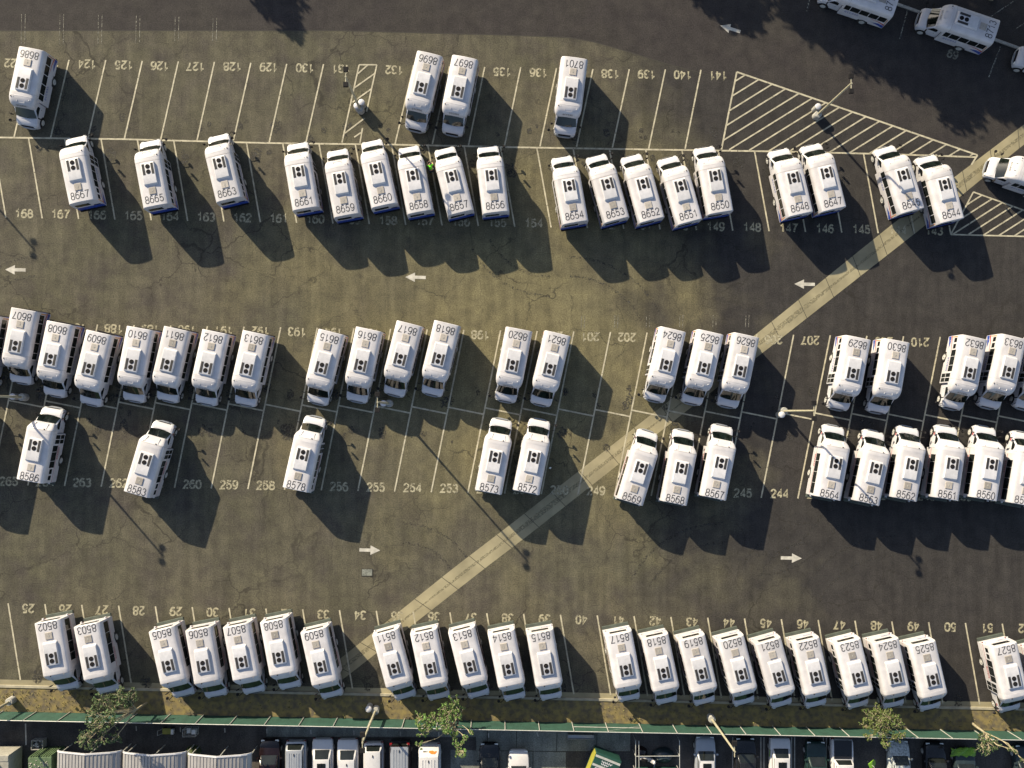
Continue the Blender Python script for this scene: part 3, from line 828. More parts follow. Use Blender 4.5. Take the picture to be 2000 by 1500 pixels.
rows = {
 'top row facing the base line': [('8686', 57.2, 106.6, 42.9, 162.5), ('8696', 836, 116.5, 822.4, 170.3), ('8697', 905.6, 123.5, 894, 178.6), ('8701', 1121.4, 124.3, 1114.4, 181)],
 'second row': [('8667', 155.5, 380, 141.7, 322.4), ('8665', 301, 388, 288.6, 329.7), ('8663', 442.8, 375, 428.2, 318.5), ('8661', 593.6, 393.4, 582.7, 334.6),
   ('8659', 674, 406, 663, 349), ('8660', 747, 387, 734, 329.4), ('8658', 817.7, 401, 806, 341), ('8657', 896.5, 401.7, 882, 343.7), ('8656', 967, 401, 960, 341.4),
   ('8654', 1122, 420.7, 1112, 362), ('8653', 1202, 417, 1186.4, 357.5), ('8652', 1271, 417, 1256, 357.5), ('8651', 1345, 420, 1330, 362), ('8650', 1406.4, 400.7, 1397.3, 343),
   ('8648', 1562, 403, 1550.7, 348.4), ('8647', 1627.4, 395, 1615, 337), ('8645', 1780, 398, 1765.5, 341.4), ('8644', 1858.3, 417.3, 1846, 360)],
 'third row': [('8607', 42.4, 617.8, 29, 675.5), ('8608', 111.8, 643.8, 97.5, 701.5), ('8609', 188.5, 662.5, 172.4, 720), ('8610', 268.6, 654, 255.6, 712), ('8611', 340.6, 655, 325.5, 712.4),
   ('8612', 416, 661, 402, 718.4), ('8613', 495.3, 662.5, 481, 721), ('8615', 643, 661, 627.4, 718.4), ('8616', 717, 656.5, 704, 713), ('8617', 796, 645.6, 781.3, 700.7),
   ('8618', 870, 644.3, 856, 700.7), ('8620', 1011.5, 656, 1000.5, 713), ('8621', 1087, 664, 1073.6, 721), ('8624', 1312.8, 656.8, 1301, 712.4), ('8625', 1386.6, 661.7, 1375, 718.4),
   ('8626', 1457, 667, 1446, 725), ('8629', 1675.8, 672, 1666.4, 730), ('8630', 1752, 678, 1744, 736), ('8632', 1903.8, 672, 1894.7, 728.3), ('8633', 1980.5, 669.5, 1970, 728)],
 'fourth row': [('8586', 57, 931, 67, 870.5), ('8583', 267, 957, 283, 898), ('8578', 578, 948.8, 591, 887.4), ('8573', 955.5, 953, 967, 892.6), ('8572', 1030, 953, 1042.4, 893.4),
   ('8569', 1234, 973, 1252.7, 913.7), ('8568', 1319, 974.5, 1331.5, 914.7), ('8567', 1396, 964.4, 1409, 904.3), ('8564', 1620.4, 965, 1633, 905), ('8563', 1696.6, 974.5, 1711.4, 914.7),
   ('8562', 1769.4, 967.5, 1782.4, 906.4), ('8561', 1850.5, 967, 1861.4, 905), ('8560', 1926, 967.5, 1938, 905.6)],
 'bottom row by the kerb': [('8502', 92.3, 1223, 100.6, 1286.8), ('8503', 169, 1229.6, 179, 1292.8), ('8505', 316, 1239, 328, 1300), ('8506', 387, 1237, 396.5, 1301.6), ('8507', 461, 1231, 471.4, 1293.8),
   ('8508', 533.8, 1222, 544, 1284), ('8509', 613, 1240.5, 625.6, 1303), ('8511', 753.5, 1244, 769.6, 1306.8), ('8512', 828, 1243, 840.6, 1306.8), ('8513', 903, 1240.5, 918, 1303),
   ('8514', 980.5, 1244.4, 993, 1308), ('8515', 1056.4, 1243, 1067.6, 1307), ('8517', 1210.6, 1246.5, 1223, 1309.7), ('8518', 1282.6, 1253, 1296.4, 1315.4), ('8519', 1354.4, 1254, 1370.5, 1318),
   ('8520', 1431, 1255.6, 1448.5, 1319.3), ('8521', 1504, 1261, 1522.4, 1323), ('8522', 1578.8, 1259.5, 1594.4, 1322.7), ('8523', 1660, 1262, 1677, 1324.5), ('8524', 1734.3, 1261, 1750, 1323.7),
   ('8525', 1806.3, 1265, 1823, 1329.7), ('8527', 1965.7, 1268.6, 1982.3, 1332)],
}
for rname, lst in rows.items():
    for num, nx, ny, fx, fy in lst:
        bus(num, nx, ny, fx, fy, "white shuttle bus with roof number %s in the %s" % (num, rname))
bus('8713', 1936.3, 57, 1882.5, 36, "white shuttle bus with roof number 8713 standing in shade at upper right")
bus('8712', 1740.5, 3.6, 1686.5, -17.4, "white shuttle bus cut by the top edge beside the parked bus 8713")
bus('8714', 2131, 133, 2077, 112, "nose of a white shuttle bus at the right edge below bus 8713")
bus('8719', 2073, 354, 2019.5, 334, "white shuttle bus nosing in from the right edge beside the hatched triangle")
bus('8606', -32, 627, -45, 685, "white shuttle bus cut by the left edge beside bus 8607")
bus('8634', 2054, 673, 2043, 731, "nose of a white shuttle bus at the right edge beside bus 8633")
bus('8559', 2000, 978.5, 2013, 917, "white shuttle bus cut by the right edge beside bus 8560")
bus('8528', 2043, 1274, 2060, 1337, "white shuttle bus cut by the right edge beside bus 8527")
bus('8587', -94, 931, -84, 870.5, "white shuttle bus outside the left edge, seen by its shadow beside bus 8586")
for o, num, grey in pending:
    mb = MB(); stroke_text(mb, num, 1.63, .66, (NXK[o['kind_']], 0, ZR + .010), (0, -1, 0), (1, 0, 0), .066); del o['kind_']
    mb.v = [(x, y, roof_z(y) + .011 + (z - ZR - .010)) for x, y, z in mb.v]        # lies on the curved roof
    mb.build("fleet_number", M['number'], o)

# ------------------------------------------------------------------ lamp posts and bollards
def lamp_post(px, py, label, hd=0.0, heads=2, h=8.25, base=True):
    t = thing("lamp_post", label, "lamp post", P(px, py), 0, "lamp posts of the parking lot")
    mb = MB(); mb.loft([[(math.cos(a * math.pi / 10) * r, math.sin(a * math.pi / 10) * r, z) for a in range(20)] for r, z in ((.34, 0), (.33, .72), (.30, .76), (.05, .77))])
    mb.build("pedestal", M['concrete'], t, smooth=40)
    MB().box(-.17, .17, -.17, .17, .765, .80).build("base_plate", M['tpole'], t)
    mb = MB(); mb.tube((0, 0, .79), (0, 0, h), .11, .075, 12); mb.build("pole", M['galv'], t, smooth=50)
    c, s = math.cos(hd), math.sin(hd)
    mb = MB(); mb.tube((-c * .45, -s * .45, h - .1), (c * .45, s * .45, h - .1), .04); mb.build("arm", M['galv'], t)
    for q in ((-1, 1) if heads == 2 else (1,)):
        x, y = q * c * .62, q * s * .62
        mb = MB().box(x - .2, x + .2, y - .2, y + .2, h - .2, h)
        lh = mb.build("lamp_head", M['black'], t, bevel=.03)
        MB().box(x - .15, x + .15, y - .15, y + .15, h - .212, h - .202).build("lens", M['lamp'], lh)
    return t
def bollard(px, py, label, r=.27, h=1.0):
    t = thing("bollard", label, "bollard", P(px, py), 0, "round bollards beside the lamp posts")
    MB().tube((0, 0, 0), (0, 0, h), r, r, 20).build("post", M['concrete'], t, smooth=40)
    mb = MB(); mb.loft([[(math.cos(a * math.pi / 10) * q, math.sin(a * math.pi / 10) * q, z) for a in range(20)] for q, z in ((r * 1.02, h - .02), (r * 1.02, h + .01), (r * .8, h + .06), (.02, h + .08))])
    mb.build("cap", M['acwhite'], t, smooth=40)
V = math.pi / 2
lamp_post(1593, 228, "tall lamp post standing in the hatched island at upper right", V)
bollard(1590.5, 215, "round white bollard beside the lamp post in the hatched island")
lamp_post(705, 217, "tall lamp post in the narrow hatched strip between stalls 131 and 132", V)
bollard(709, 207, "round white bollard nearest stall 132 by the narrow hatched strip")
bollard(700, 214, "round bollard nearest stall 131 by the narrow hatched strip")
lamp_post(761, 788, "tall lamp post between bus 8616 and bus 8617 in the middle rows", V)
bollard(751.5, 788, "round white bollard below bus 8616 beside the middle lamp post")
lamp_post(50, 776, "tall lamp post below bus 8607 near the left edge", V)
bollard(36, 775, "round white bollard below bus 8607 near the left edge")
lamp_post(1527, 803, "tall lamp post leaning right beside empty stalls left of bus 8629", V)
bollard(1520.5, 810, "round white bollard at lamp post left of bus 8629")
lamp_post(735, 1384, "tall lamp post on the verge between bus 8509 and bus 8511", V)
bollard(723, 1378, "round white bollard on the verge left of the lamp post by bus 8511")
lamp_post(1387, 1400, "tall lamp post on the verge below bus 8520", V, 1)
lamp_post(26, 1366, "tall lamp post on the verge at the lower left corner", V)
lamp_post(-198, 183, "tall lamp post outside the left edge, seen by its shadow near stall 168", V)

# ------------------------------------------------------------------ green screened fence
FH = 2.35
t = thing("screened_fence", "long green screened chain link fence with pale posts along the verge", "fence", fa)
L = (fb - fa).length
def FL(px): return (P(px, FY(px)) - fa).dot(fd)
t.rotation_euler = (0, 0, math.atan2(fd.y, fd.x))
mb = MB(); nseg = 240
mb.loft([[(L * i / nseg, .012 * math.sin(i * 2.2) - .012, .06), (L * i / nseg, .012 * math.sin(i * 2.2 + 2) - .012, FH - .05), (L * i / nseg, .012 * math.sin(i * 2.2 + 2) - .02, FH - .05), (L * i / nseg, .012 * math.sin(i * 2.2) - .02, .06)] for i in range(nseg + 1)])
mb.build("green_screen", M['fgreen'], t)
MB().tube((0, .02, FH), (L, .02, FH), .035, .035, 8).build("top_rail", M['tpole'], t, smooth=50)
for j in range(-20, 20):
    x = FL(1051.5 + 65.3 * j)
    if 0 < x < L: MB().tube((x, .04, 0), (x, .04, FH + .03), .04, .04, 8).build("post", M['tpole'], t, smooth=50)
x0, x1 = FL(1116), FL(1246)
MB().tube((x0, .03, FH * .52), (x1, .03, FH * .52), .03).tube((FL(1181), .03, FH * .9), (x1, .03, FH * .3), .012).build("mid_rail", M['tpole'], t)

# ------------------------------------------------------------------ trees
def leafy(mb, c, r, n, size, rg, flat=.8):
    for _ in range(n):
        while True:
            v = Vector((rg.uniform(-1, 1), rg.uniform(-1, 1), rg.uniform(-1, 1)))
            if v.length < 1: break
        v = v * (.55 + .45 * rg.random())
        p = c + Vector((v.x * r, v.y * r, v.z * r * flat))
        nrm = Vector((rg.gauss(0, .7), rg.gauss(0, .7), 1 + rg.random())).normalized()
        q = nrm.to_track_quat('Z', 'Y') @ Quaternion((0, 0, 1), rg.uniform(0, 6.3))
        s = size * rg.uniform(.6, 1.3); e = s * rg.uniform(.3, .5)
        mb.poly([p + q @ Vector(u) for u in ((-s, 0, 0), (-s * .3, -e, .02), (s * .5, -e * .8, 0), (s, 0, -.03), (s * .4, e * .9, 0), (-s * .4, e, .02))])
def tree(name, label, cat, base, fork, clumps, leaf, lsize, dens, r0=.14, twigs=0, seed=1, group=None):
    """clumps: (px, py, z, radius)"""
    rg = random.Random(seed)
    b = P(*base); t = thing(name, label, cat, b, 0, group)
    fk = P(*fork) - b
    tm, cm = MB(), MB()
    tm.path([Vector((0, 0, 0)), fk * .5 + Vector((rg.uniform(-.15, .15), rg.uniform(-.15, .15), 0)), fk], r0, r0 * .7, 8)
    for px, py, z, r in clumps:
        c = P(px, py, z) - b
        mid = fk.lerp(c, .5) + Vector((rg.uniform(-.3, .3), rg.uniform(-.3, .3), rg.uniform(0, .4)))
        tm.path([fk, mid, c], r0 * .5, r0 * .12, 6)
        for _ in range(4 + twigs):
            e = c + Vector((rg.uniform(-1, 1), rg.uniform(-1, 1), rg.uniform(-.6, .8))) * r * 1.15
            tm.path([mid.lerp(c, rg.uniform(.4, 1)), (c + e) / 2 + Vector((rg.uniform(-.15, .15), rg.uniform(-.15, .15), .1)), e], .025, .01, 4)
            leafy(cm, e, r * .35, int(5 * dens), lsize, rg)
        leafy(cm, c, r, int(dens * 60 * r * r) + 4, lsize, rg)
    tm.build("trunk", M['bark'], t, smooth=60)
    cm.build("crown", leaf, t)
    return t
G = "trees along the green fence"
tree("tree", "dark leafy tree at the fence below bus 8503, its branches over the green screen", "tree", (287, 1373), (266, 1386, 2.4),
     [(246, 1364, 3.2, .75), (232, 1358, 3.4, .6), (252, 1374, 3.0, .5), (205, 1366, 3.6, .55), (222, 1376, 3.4, .55), (192, 1372, 3.8, .4), (214, 1392, 4.5, .5), (195, 1402, 5, .55), (178, 1395, 5, .4),
      (186, 1420, 5.5, .6), (170, 1436, 5.8, .6), (200, 1434, 5.2, .55), (184, 1452, 5.6, .5), (214, 1412, 4.6, .5), (160, 1448, 6, .4), (226, 1440, 4.6, .4)],
     M['leafA'], .10, 1.9, .11, 7, 11, G)
tree("tree", "bright green tree at the fence below buses 8512 and 8513", "tree", (892, 1404), (886, 1416, 2.0),
     [(889, 1372, 3.4, .5), (884, 1385, 3.4, .6), (872, 1388, 3.4, .5), (893, 1392, 3.2, .45), (864, 1400, 3.6, .4), (868, 1414, 3.8, .55), (832, 1412, 3.8, .6), (822, 1402, 3.8, .4), (842, 1406, 3.6, .45), (830, 1428, 4.0, .5),
      (888, 1436, 4.0, .25), (896, 1458, 4.6, .4), (900, 1470, 4.8, .35), (920, 1430, 4, .15), (910, 1440, 4.2, .2), (874, 1430, 4.2, .3), (818, 1455, 4.4, .25)],
     M['leafB'], .10, 1.9, .09, 8, 12, G)
tree("tree", "olive green bushy tree at the fence below bus 8524", "tree", (1716, 1408), (1722, 1413, 1.8),
     [(1720, 1410, 4.2, .9), (1700, 1402, 3.8, .55), (1740, 1402, 3.8, .55), (1712, 1388, 3.4, .45), (1738, 1418, 4, .6), (1708, 1424, 4, .55), (1726, 1396, 4, .6), (1690, 1412, 3.6, .35), (1756, 1412, 3.6, .4), (1722, 1430, 4, .45),
      (1694, 1440, 4, .25), (1748, 1440, 4.2, .3), (1730, 1456, 4.8, .3), (1762, 1436, 4.4, .2)],
     M['leafC'], .09, 1.8, .09, 9, 13, G)
tree("tree", "sparse tree with bare pale trunk at the lower right fence", "tree", (1898, 1412), (1922, 1430, 2.4),
     [(1916, 1444, 3.2, .35), (1928, 1450, 3.4, .5), (1914, 1458, 3.6, .45), (1932, 1464, 3.8, .4), (1944, 1452, 3.8, .3), (1984, 1468, 6.5, .12), (1996, 1484, 7, .12), (1972, 1462, 5.6, .15)],
     M['leafA'], .10, 1.5, .12, 7, 14, G)

# tall trees beyond the upper edge; they throw the shade at the upper right
def shade_tree(loc, h, blobs, label, seed):
    rg = random.Random(seed)
    t = thing("shade_tree", label, "tree", loc, 0, "tall trees beyond the upper edge, some added to block sky light")
    tm, cm = MB(), MB()
    tm.path([Vector((0, 0, 0)), Vector((.2, .1, h * .3)), Vector((0, 0, h * .6))], .35, .22, 10)
    for x, y, z, r in blobs:
        c = Vector((x, y, z))
        tm.path([Vector((0, 0, h * .45)), c * .55 + Vector((0, 0, h * .25)), c], .16, .05, 6)
        leafy(cm, c, r, int(110 * r * r), .34, rg, .85)
    tm.build("trunk", M['bark'], t, smooth=60); cm.build("crown", M['leafD'], t)
def crown_for(px, py, z):
    """where a crown of height z must stand to shade the ground point seen at px, py"""
    g0 = P(px, py); k_ = z / math.tan(SUN_EL)
    return Vector((g0.x - SH.x * k_, g0.y - SH.y * k_, z))
def tree_from_shadow(spots, label, seed):
    """spots: (px, py, z, r) - ground places the crown shades"""
    cs = [(crown_for(px, py, z), r) for px, py, z, r in spots]
    c0 = sum((c for c, _ in cs), Vector()) / len(cs)
    base = Vector((c0.x, c0.y, 0)); h = max(c.z for c, _ in cs)
    shade_tree(base, h, [(c.x - base.x, c.y - base.y, c.z, r) for c, r in cs], label, seed)
tree_from_shadow([(1410, 0, 9, 2.3), (1450, -10, 9, 2.2), (1400, -40, 9.5, 2.6), (1450, 28, 8.5, 1.5), (1380, -10, 8.6, 1.7)], "round tree beyond the top edge shading the slanted arrow", 21)
tree_from_shadow([(1560, 10, 11, 2.6), (1600, 40, 11, 2.5), (1650, 70, 11, 2.6), (1640, -10, 12, 3.2), (1720, 40, 12, 3.4), (1700, 100, 11, 2.2), (1580, -40, 12, 3.0), (1690, -50, 13, 3.4)], "broad tree beyond the top edge shading the bus beside 8713", 22)
tree_from_shadow([(1760, 110, 11, 2.5), (1790, 70, 12, 3.0), (1810, 130, 11, 2.2), (1850, 110, 12, 2.6), (1740, 130, 10, 1.5), (1780, 165, 10, 1.2), (1755, 160, 10, 1.0), (1800, 20, 13, 2.0), (1840, 60, 13, 1.7)], "broad tree beyond the top edge shading the nose of bus 8713", 23)
tree_from_shadow([(1900, 140, 11, 2.4), (1940, 170, 11, 2.4), (1975, 120, 12, 3.0), (1990, 190, 11, 2.2), (2030, 160, 12, 3), (1930, 100, 13, 2.4), (2000, 60, 13, 2.2), (1880, 60, 13, 1.2), (1910, 190, 10, .9), (1960, 215, 10, 1.1)], "broad tree beyond the upper right corner", 24)
tree_from_shadow([(1960, 0, 13, 3.2), (2040, 20, 13, 3.2), (1870, -40, 13, 3), (2060, 90, 13, 3), (1790, -60, 14, 3)], "far tree beyond the upper right corner", 25)
tree_from_shadow([(545, 0, 9, 1.6), (560, 40, 8.5, 1.2), (530, -40, 9, 2.2), (575, 70, 8, .6), (515, 15, 8.6, .8)], "tree beyond the top edge above stalls 130 and 131", 26)

for k_, (px, py, lab) in enumerate(((1720, -75, "unseen tree added to block sky light behind bus 8712, beyond the top edge"), (1830, -45, "unseen tree added to block sky light behind bus 8713, beyond the top edge"), (1935, -5, "unseen tree added to block sky light right of bus 8713, beyond the corner"),
                            (2040, 40, "unseen tree added to block sky light farthest right, beyond the corner"), (1600, -110, "unseen tree added to block sky light farthest left behind the parked buses"))):
    rg = random.Random(40 + k_)  # row of unseen trees, added to block sky light over the corner
    shade_tree(P(px, py), 9.5, [(rg.uniform(-1.6, 2.2), rg.uniform(-.4, 2.8), rg.uniform(6.5, 9.0), rg.uniform(1.7, 2.4)) for _ in range(7)], lab, 50 + k_)
# kerb and stall lines of the upper right bays
ua, ub = P(1700, -10), P(2080, 128)
ud = (ub - ua).normalized(); un = Vector((-ud.y, ud.x, 0))
k = MB(); k.loft([[c + un * a + Vector((0, 0, z)) for a, z in ((-.12, 0), (-.12, .14), (.12, .14), (.12, 0))] for c in (ua - ud * 30, ub + ud * 30)])
struct(k.build("kerb", M['concrete']))
ul = MB()
for a, b in (((1583, -10), (1575, 23)), ((1775, 10), (1757, 77)), ((1954, 90), (1931, 151)), ((2130, 160), (2110, 230))): strip(ul, P(*a), P(*b), .1, ZP)
for a, b in (((1895, 60), (1990, -5)), ((1870, 0), (1880, -8)), ((1985, 55), (2010, 40))): strip(ul, P(*a), P(*b), .09, ZP)
ul.build("stall_line", M['line_faded'], g)

# ------------------------------------------------------------------ small things on the lot
t = thing("vault_cover", "grey rectangular utility cover set in the aisle asphalt", "utility cover", P(717, 1118))
MB().box(-.5, .5, -.34, .34, .006, .03).build("frame", M['joint'], t, bevel=.006)
MB().box(-.44, -.005, -.28, .28, .02, .036).box(.005, .44, -.28, .28, .02, .036).build("lid", M['slab'], t, bevel=.004)
li = MB(); c = P(1074.5, 914, .01)
li.loft([[c + Vector((x, y, z)) for x, y, z in ((-.13, -.03, 0), (-.02, .09, .04), (.12, .05, .01), (.05, -.08, .05))], [c + Vector((x, y, z)) for x, y, z in ((-.10, -.02, .05), (-.01, .06, .09), (.1, .04, .06), (.04, -.06, .08))]])
tag(li.build("litter", M['paper']), "crumpled white paper lying on shaded asphalt right of bus 8572", "litter")

# worker between two buses
def skin_obj(name, nodes, edges, m, parent, sub=1):
    me = bpy.data.meshes.new(name)
    me.from_pydata([n_[:3] for n_ in nodes], edges, [])
    ob = bpy.data.objects.new(name, me); COL.objects.link(ob)
    ob.modifiers.new("skin", 'SKIN')
    sv = me.skin_vertices[0].data
    for i, n_ in enumerate(nodes): sv[i].radius = (n_[3], n_[3] if len(n_) < 5 else n_[4])
    sv[0].use_root = True
    ob.modifiers.new("sub", 'SUBSURF').levels = sub
    m2 = bpy.data.meshes.new_from_object(ob.evaluated_get(bpy.context.evaluated_depsgraph_get()))
    m2.materials.clear(); m2.materials.append(m); m2.name = name
    bpy.data.objects.remove(ob)
    m2.polygons.foreach_set("use_smooth", [True] * len(m2.polygons))
    o = bpy.data.objects.new(name, m2); COL.objects.link(o); o.parent = parent
    return o
pw = thing("person", "person in a bright green hi-vis vest leaning forward between buses 8658 and 8657", "person", P(843, 337), R(100))
nodes = [(0, 0, .92, .15), (.10, 0, 1.12, .15), (.24, 0, 1.32, .17), (.34, 0, 1.42, .08), (.44, 0, 1.50, .065),          # pelvis, waist, chest, neck
         (-.02, .10, .86, .10), (.0, .12, .48, .07), (-.06, .13, .10, .05), (.10, .15, .04, .045),
         (-.02, -.10, .86, .10), (.10, -.12, .48, .07), (.04, -.13, .10, .05), (.20, -.15, .04, .045),
         (.27, .21, 1.34, .07), (.44, .27, 1.12, .052), (.62, .20, 1.02, .038), (.27, -.21, 1.34, .07), (.46, -.27, 1.14, .052), (.64, -.18, 1.04, .038)]
edges = [(0, 1), (1, 2), (2, 3), (3, 4), (0, 5), (5, 6), (6, 7), (7, 8), (0, 9), (9, 10), (10, 11), (11, 12), (2, 13), (13, 14), (14, 15), (2, 16), (16, 17), (17, 18)]
body = skin_obj("body", nodes, edges, M['skin'], pw)
skin_obj("hi_vis_vest", [(0.02, 0, 1.0, .185), (.10, 0, 1.13, .18), (.22, 0, 1.30, .20, .235), (.30, 0, 1.39, .14)], [(0, 1), (1, 2), (2, 3)], M['hivis'], pw)
skin_obj("sleeves", [(.25, 0, 1.33, .12), (.27, .21, 1.34, .095), (.36, .25, 1.22, .075), (.27, -.21, 1.34, .095), (.37, -.25, 1.23, .075)], [(0, 1), (1, 2), (0, 3), (3, 4)], M['hivis'], pw)
skin_obj("trousers", [(0, 0, .93, .175), (-.02, .10, .84, .115), (.0, .12, .48, .085), (-.05, .13, .14, .07), (-.02, -.10, .84, .115), (.10, -.12, .48, .085), (.05, -.13, .14, .07)], [(0, 1), (1, 2), (2, 3), (0, 4), (4, 5), (5, 6)], M['denim'], pw)
skin_obj("head", [(.43, 0, 1.50, .06), (.49, 0, 1.57, .09), (.53, 0, 1.63, .098), (.56, 0, 1.68, .07)], [(0, 1), (1, 2), (2, 3)], M['skin'], pw)
skin_obj("hair", [(.46, 0, 1.64, .095), (.50, 0, 1.69, .10), (.55, 0, 1.72, .075)], [(0, 1), (1, 2)], M['hair'], pw)
for s, hx, hz in ((1, .62, 1.02), (-1, .64, 1.04)):
    hy = s * .20 if s > 0 else -.18
    nn = [(hx, hy, hz, .034), (hx + .05, hy - s * .01, hz - .02, .036)]; ee = [(0, 1)]
    for i, (dy, ln) in enumerate(((-.03, .075), (-.01, .085), (.01, .08), (.03, .06))):
        o_ = len(nn); nn += [(hx + .09, hy + dy, hz - .03, .010), (hx + .09 + ln * .6, hy + dy, hz - .05, .009), (hx + .09 + ln * .8, hy + dy, hz - .085, .008)]; ee += [(1, o_), (o_, o_ + 1), (o_ + 1, o_ + 2)]
    o_ = len(nn); nn += [(hx + .03, hy - s * .045, hz - .02, .011), (hx + .07, hy - s * .06, hz - .04, .009)]; ee += [(0, o_), (o_, o_ + 1)]
    skin_obj("hand", nn, ee, M['skin'], pw)
for i in (8, 12):
    x, y, z = nodes[i][:3]
    mb = MB(); mb.loft([[(x + a, y + b, q) for a, b in ((-.19, -.045), (-.02, -.05), (.08, -.045), (.10, 0), (.08, .045), (-.02, .05), (-.19, .045))] for q in (0, .07, .1)]); mb.build("shoe", M['black'], pw, bevel=.01)

# ------------------------------------------------------------------ vehicles in the yard south of the fence
def make_car(name, label, cat, px, py, paint, kind='sedan', nose_up=True, W=1.82, L=4.6, H=1.45, roofpaint=None, rails=False, sunroof=False, rot=0.0, group="cars parked south of the fence", cy=.8):
    e = P(px, py, cy)
    t = thing(name, label, cat, (0, 0, 0), 0, group)
    up = (P(px, py - 20) - P(px, py + 20)).normalized()
    a = math.atan2(up.y, up.x) + rot
    hw = W / 2; h2 = L / 2
    roof = {'sedan': (.42, -.70, 1.12, -1.45), 'suv': (.35, -1.75, 1.05, -2.12), 'van': (1.2, -2.1, 1.75, -2.25), 'slope': (1.2, -1.62, 1.75, -2.22), 'pickup': (.35, -.55, 1.02, -.75)}[kind]
    belt = {'sedan': .92, 'suv': 1.02, 'van': 1.1, 'slope': 1.1, 'pickup': 1.08}[kind]
    hood = {'sedan': .86, 'suv': .98, 'van': 1.05, 'slope': 1.05, 'pickup': 1.02}[kind]
    k_ = L / 4.6
    def sec(x, w_, zt, zb):
        q = [(w_ * .94, zb), (w_, zb + .18), (w_, zt - .14), (w_ - .05, zt - .04), (w_ - .16, zt)]
        return [(x * k_, -y, z) for y, z in q] + [(x * k_, y, z) for y, z in reversed(q)]
    tail = belt if kind != 'sedan' else .95
    mb = MB()
    mb.loft([sec(-2.3, hw * .78, .72, .36), sec(-2.25, hw * .90, tail - .10, .28), sec(-2.0, hw * .97, tail, .24), sec(-1.3, hw, belt, .22), sec(.9, hw, belt, .22), sec(1.25, hw * .99, hood + .03, .22),
             sec(1.75, hw * .96, hood - .05, .24), sec(2.1, hw * .88, hood - .15, .28), sec(2.25, hw * .74, hood - .26, .34), sec(2.3, hw * .6, hood - .34, .38)])
    mb.build("body", paint, t, smooth=40)
    rf, rr_, wf, wr = [q * k_ for q in roof]
    zr = H
    b = hw * .90; tp = hw * .74 if kind not in ('van', 'slope') else hw * .86
    zb = belt - .04
    C = lambda x, y, z: Vector((x, y, z))
    bot = [C(wf, -b * .93, zb), C(wf, b * .93, zb), C(wr, b * .93, zb), C(wr, -b * .93, zb)]
    top = [C(rf, -tp, zr - .05), C(rf, tp, zr - .05), C(rr_, tp * .97, zr - .05), C(rr_, -tp * .97, zr - .05)]
    mid = [C(lerp(wf, rf, .5) , -lerp(b, tp, .42), lerp(zb, zr, .5)), C(lerp(wf, rf, .5), lerp(b, tp, .42), lerp(zb, zr, .5)), C(lerp(wr, rr_, .45), lerp(b, tp, .42), lerp(zb, zr, .5)), C(lerp(wr, rr_, .45), -lerp(b, tp, .42), lerp(zb, zr, .5))]
    cab = MB().loft([bot, mid, top]).build("cabin", paint, t, smooth=50, bevel=.03)
    m_ = MB()
    xs = [lerp(rf, rr_, i / 6) for i in range(7)]
    m_.loft([[C(x, y * tp * .97, zr - .055 + .055 * (1 - abs(y) ** 2.5) * (1 if 0 < i < 6 else .35)) for y in (-1, -.8, -.4, 0, .4, .8, 1)] for i, x in enumerate(xs)], cap=False, closed=False)
    if kind in ('van', 'suv', 'slope') and rails:
        for y in (-.6, -.3, 0, .3, .6): m_.box(rr_ + .2, rf - .2, y * tp - .015, y * tp + .015, zr - .01, zr + .012)
    ro = m_.build("roof", roofpaint or paint, t, smooth=50)
    def pane(nm, a0, a1, b0, b1, i0=.08, i1=.10, off=.012):
        """glass on the face a0,a1 (lower) .. b0,b1 (upper)"""
        nrm = (a1 - a0).cross(b0 - a0).normalized()
        if nrm.dot((a0 + a1 + b0 + b1) / 4 - C(0, 0, .8)) < 0: nrm = -nrm
        q = []
        for u, v in ((i0, i1), (1 - i0, i1), (1 - i0, 1 - i1), (i0, 1 - i1)):
            q.append(a0.lerp(a1, u).lerp(b0.lerp(b1, u), v) + nrm * off)
        MB().poly(q).build(nm, M['glass'], t)
    pane("windshield", bot[0].lerp(bot[0], 1), bot[1], top[0], top[1], .06, .06, .045)
    if kind == 'van':
        m0 = (bot[2] + bot[3]) / 2; m1 = (top[2] + top[3]) / 2
        pane("rear_window", bot[2], m0, top[2], m1, .12, .2, .05); pane("rear_window", m0, bot[3], m1, top[3], .12, .2, .05)
    elif kind != 'slope': pane("rear_window", bot[2], bot[3], top[2], top[3], .08, .08, .045)
    for s0, s1 in ((0, 3), (2, 1)):
        mm0, mm1 = mid[s0], mid[s1]
        pane("side_window", mm0.lerp(bot[s0], .7), mm1.lerp(bot[s1], .7), top[s0].lerp(mm0, .1), top[s1].lerp(mm1, .1), .05, .04, .02)
    if sunroof: MB().poly([C(rf - .18, -.36, zr + .012), C(rf - .18, .36, zr + .012), C(rf - .85, .36, zr + .012), C(rf - .85, -.36, zr + .012)]).build("sunroof", M['glass'], t)
    MB().box(rr_ + .25, rr_ + .45, -.025, .025, zr - .01, zr + .06).build("antenna", M['black'], ro)
    for s in (-1, 1):
        MB().box(wf - .35, wf - .2, min(s * hw, s * (hw + .18)), max(s * hw, s * (hw + .18)), belt - .05, belt + .1).build("side_mirror", paint, t, bevel=.03)
        MB().box(2.08 * k_, 2.24 * k_, min(s * hw * .5, s * hw * .84), max(s * hw * .5, s * hw * .84), hood - .33, hood - .19).build("headlight", M['lamp'], t, bevel=.03)
        zt_ = belt + .25 if kind == 'van' and paint is M['maroon'] else belt - .42
        MB().box(-2.31 * k_, -2.12 * k_, min(s * hw * .68, s * hw * .92), max(s * hw * .68, s * hw * .92), zt_ - .05, zt_ + .16).build("tail_light", M['redlens'], t, bevel=.02)
        for x in (-1.42, 1.40): wheel(t, x * k_, s * (hw - .11), .33, .22, .01, False)
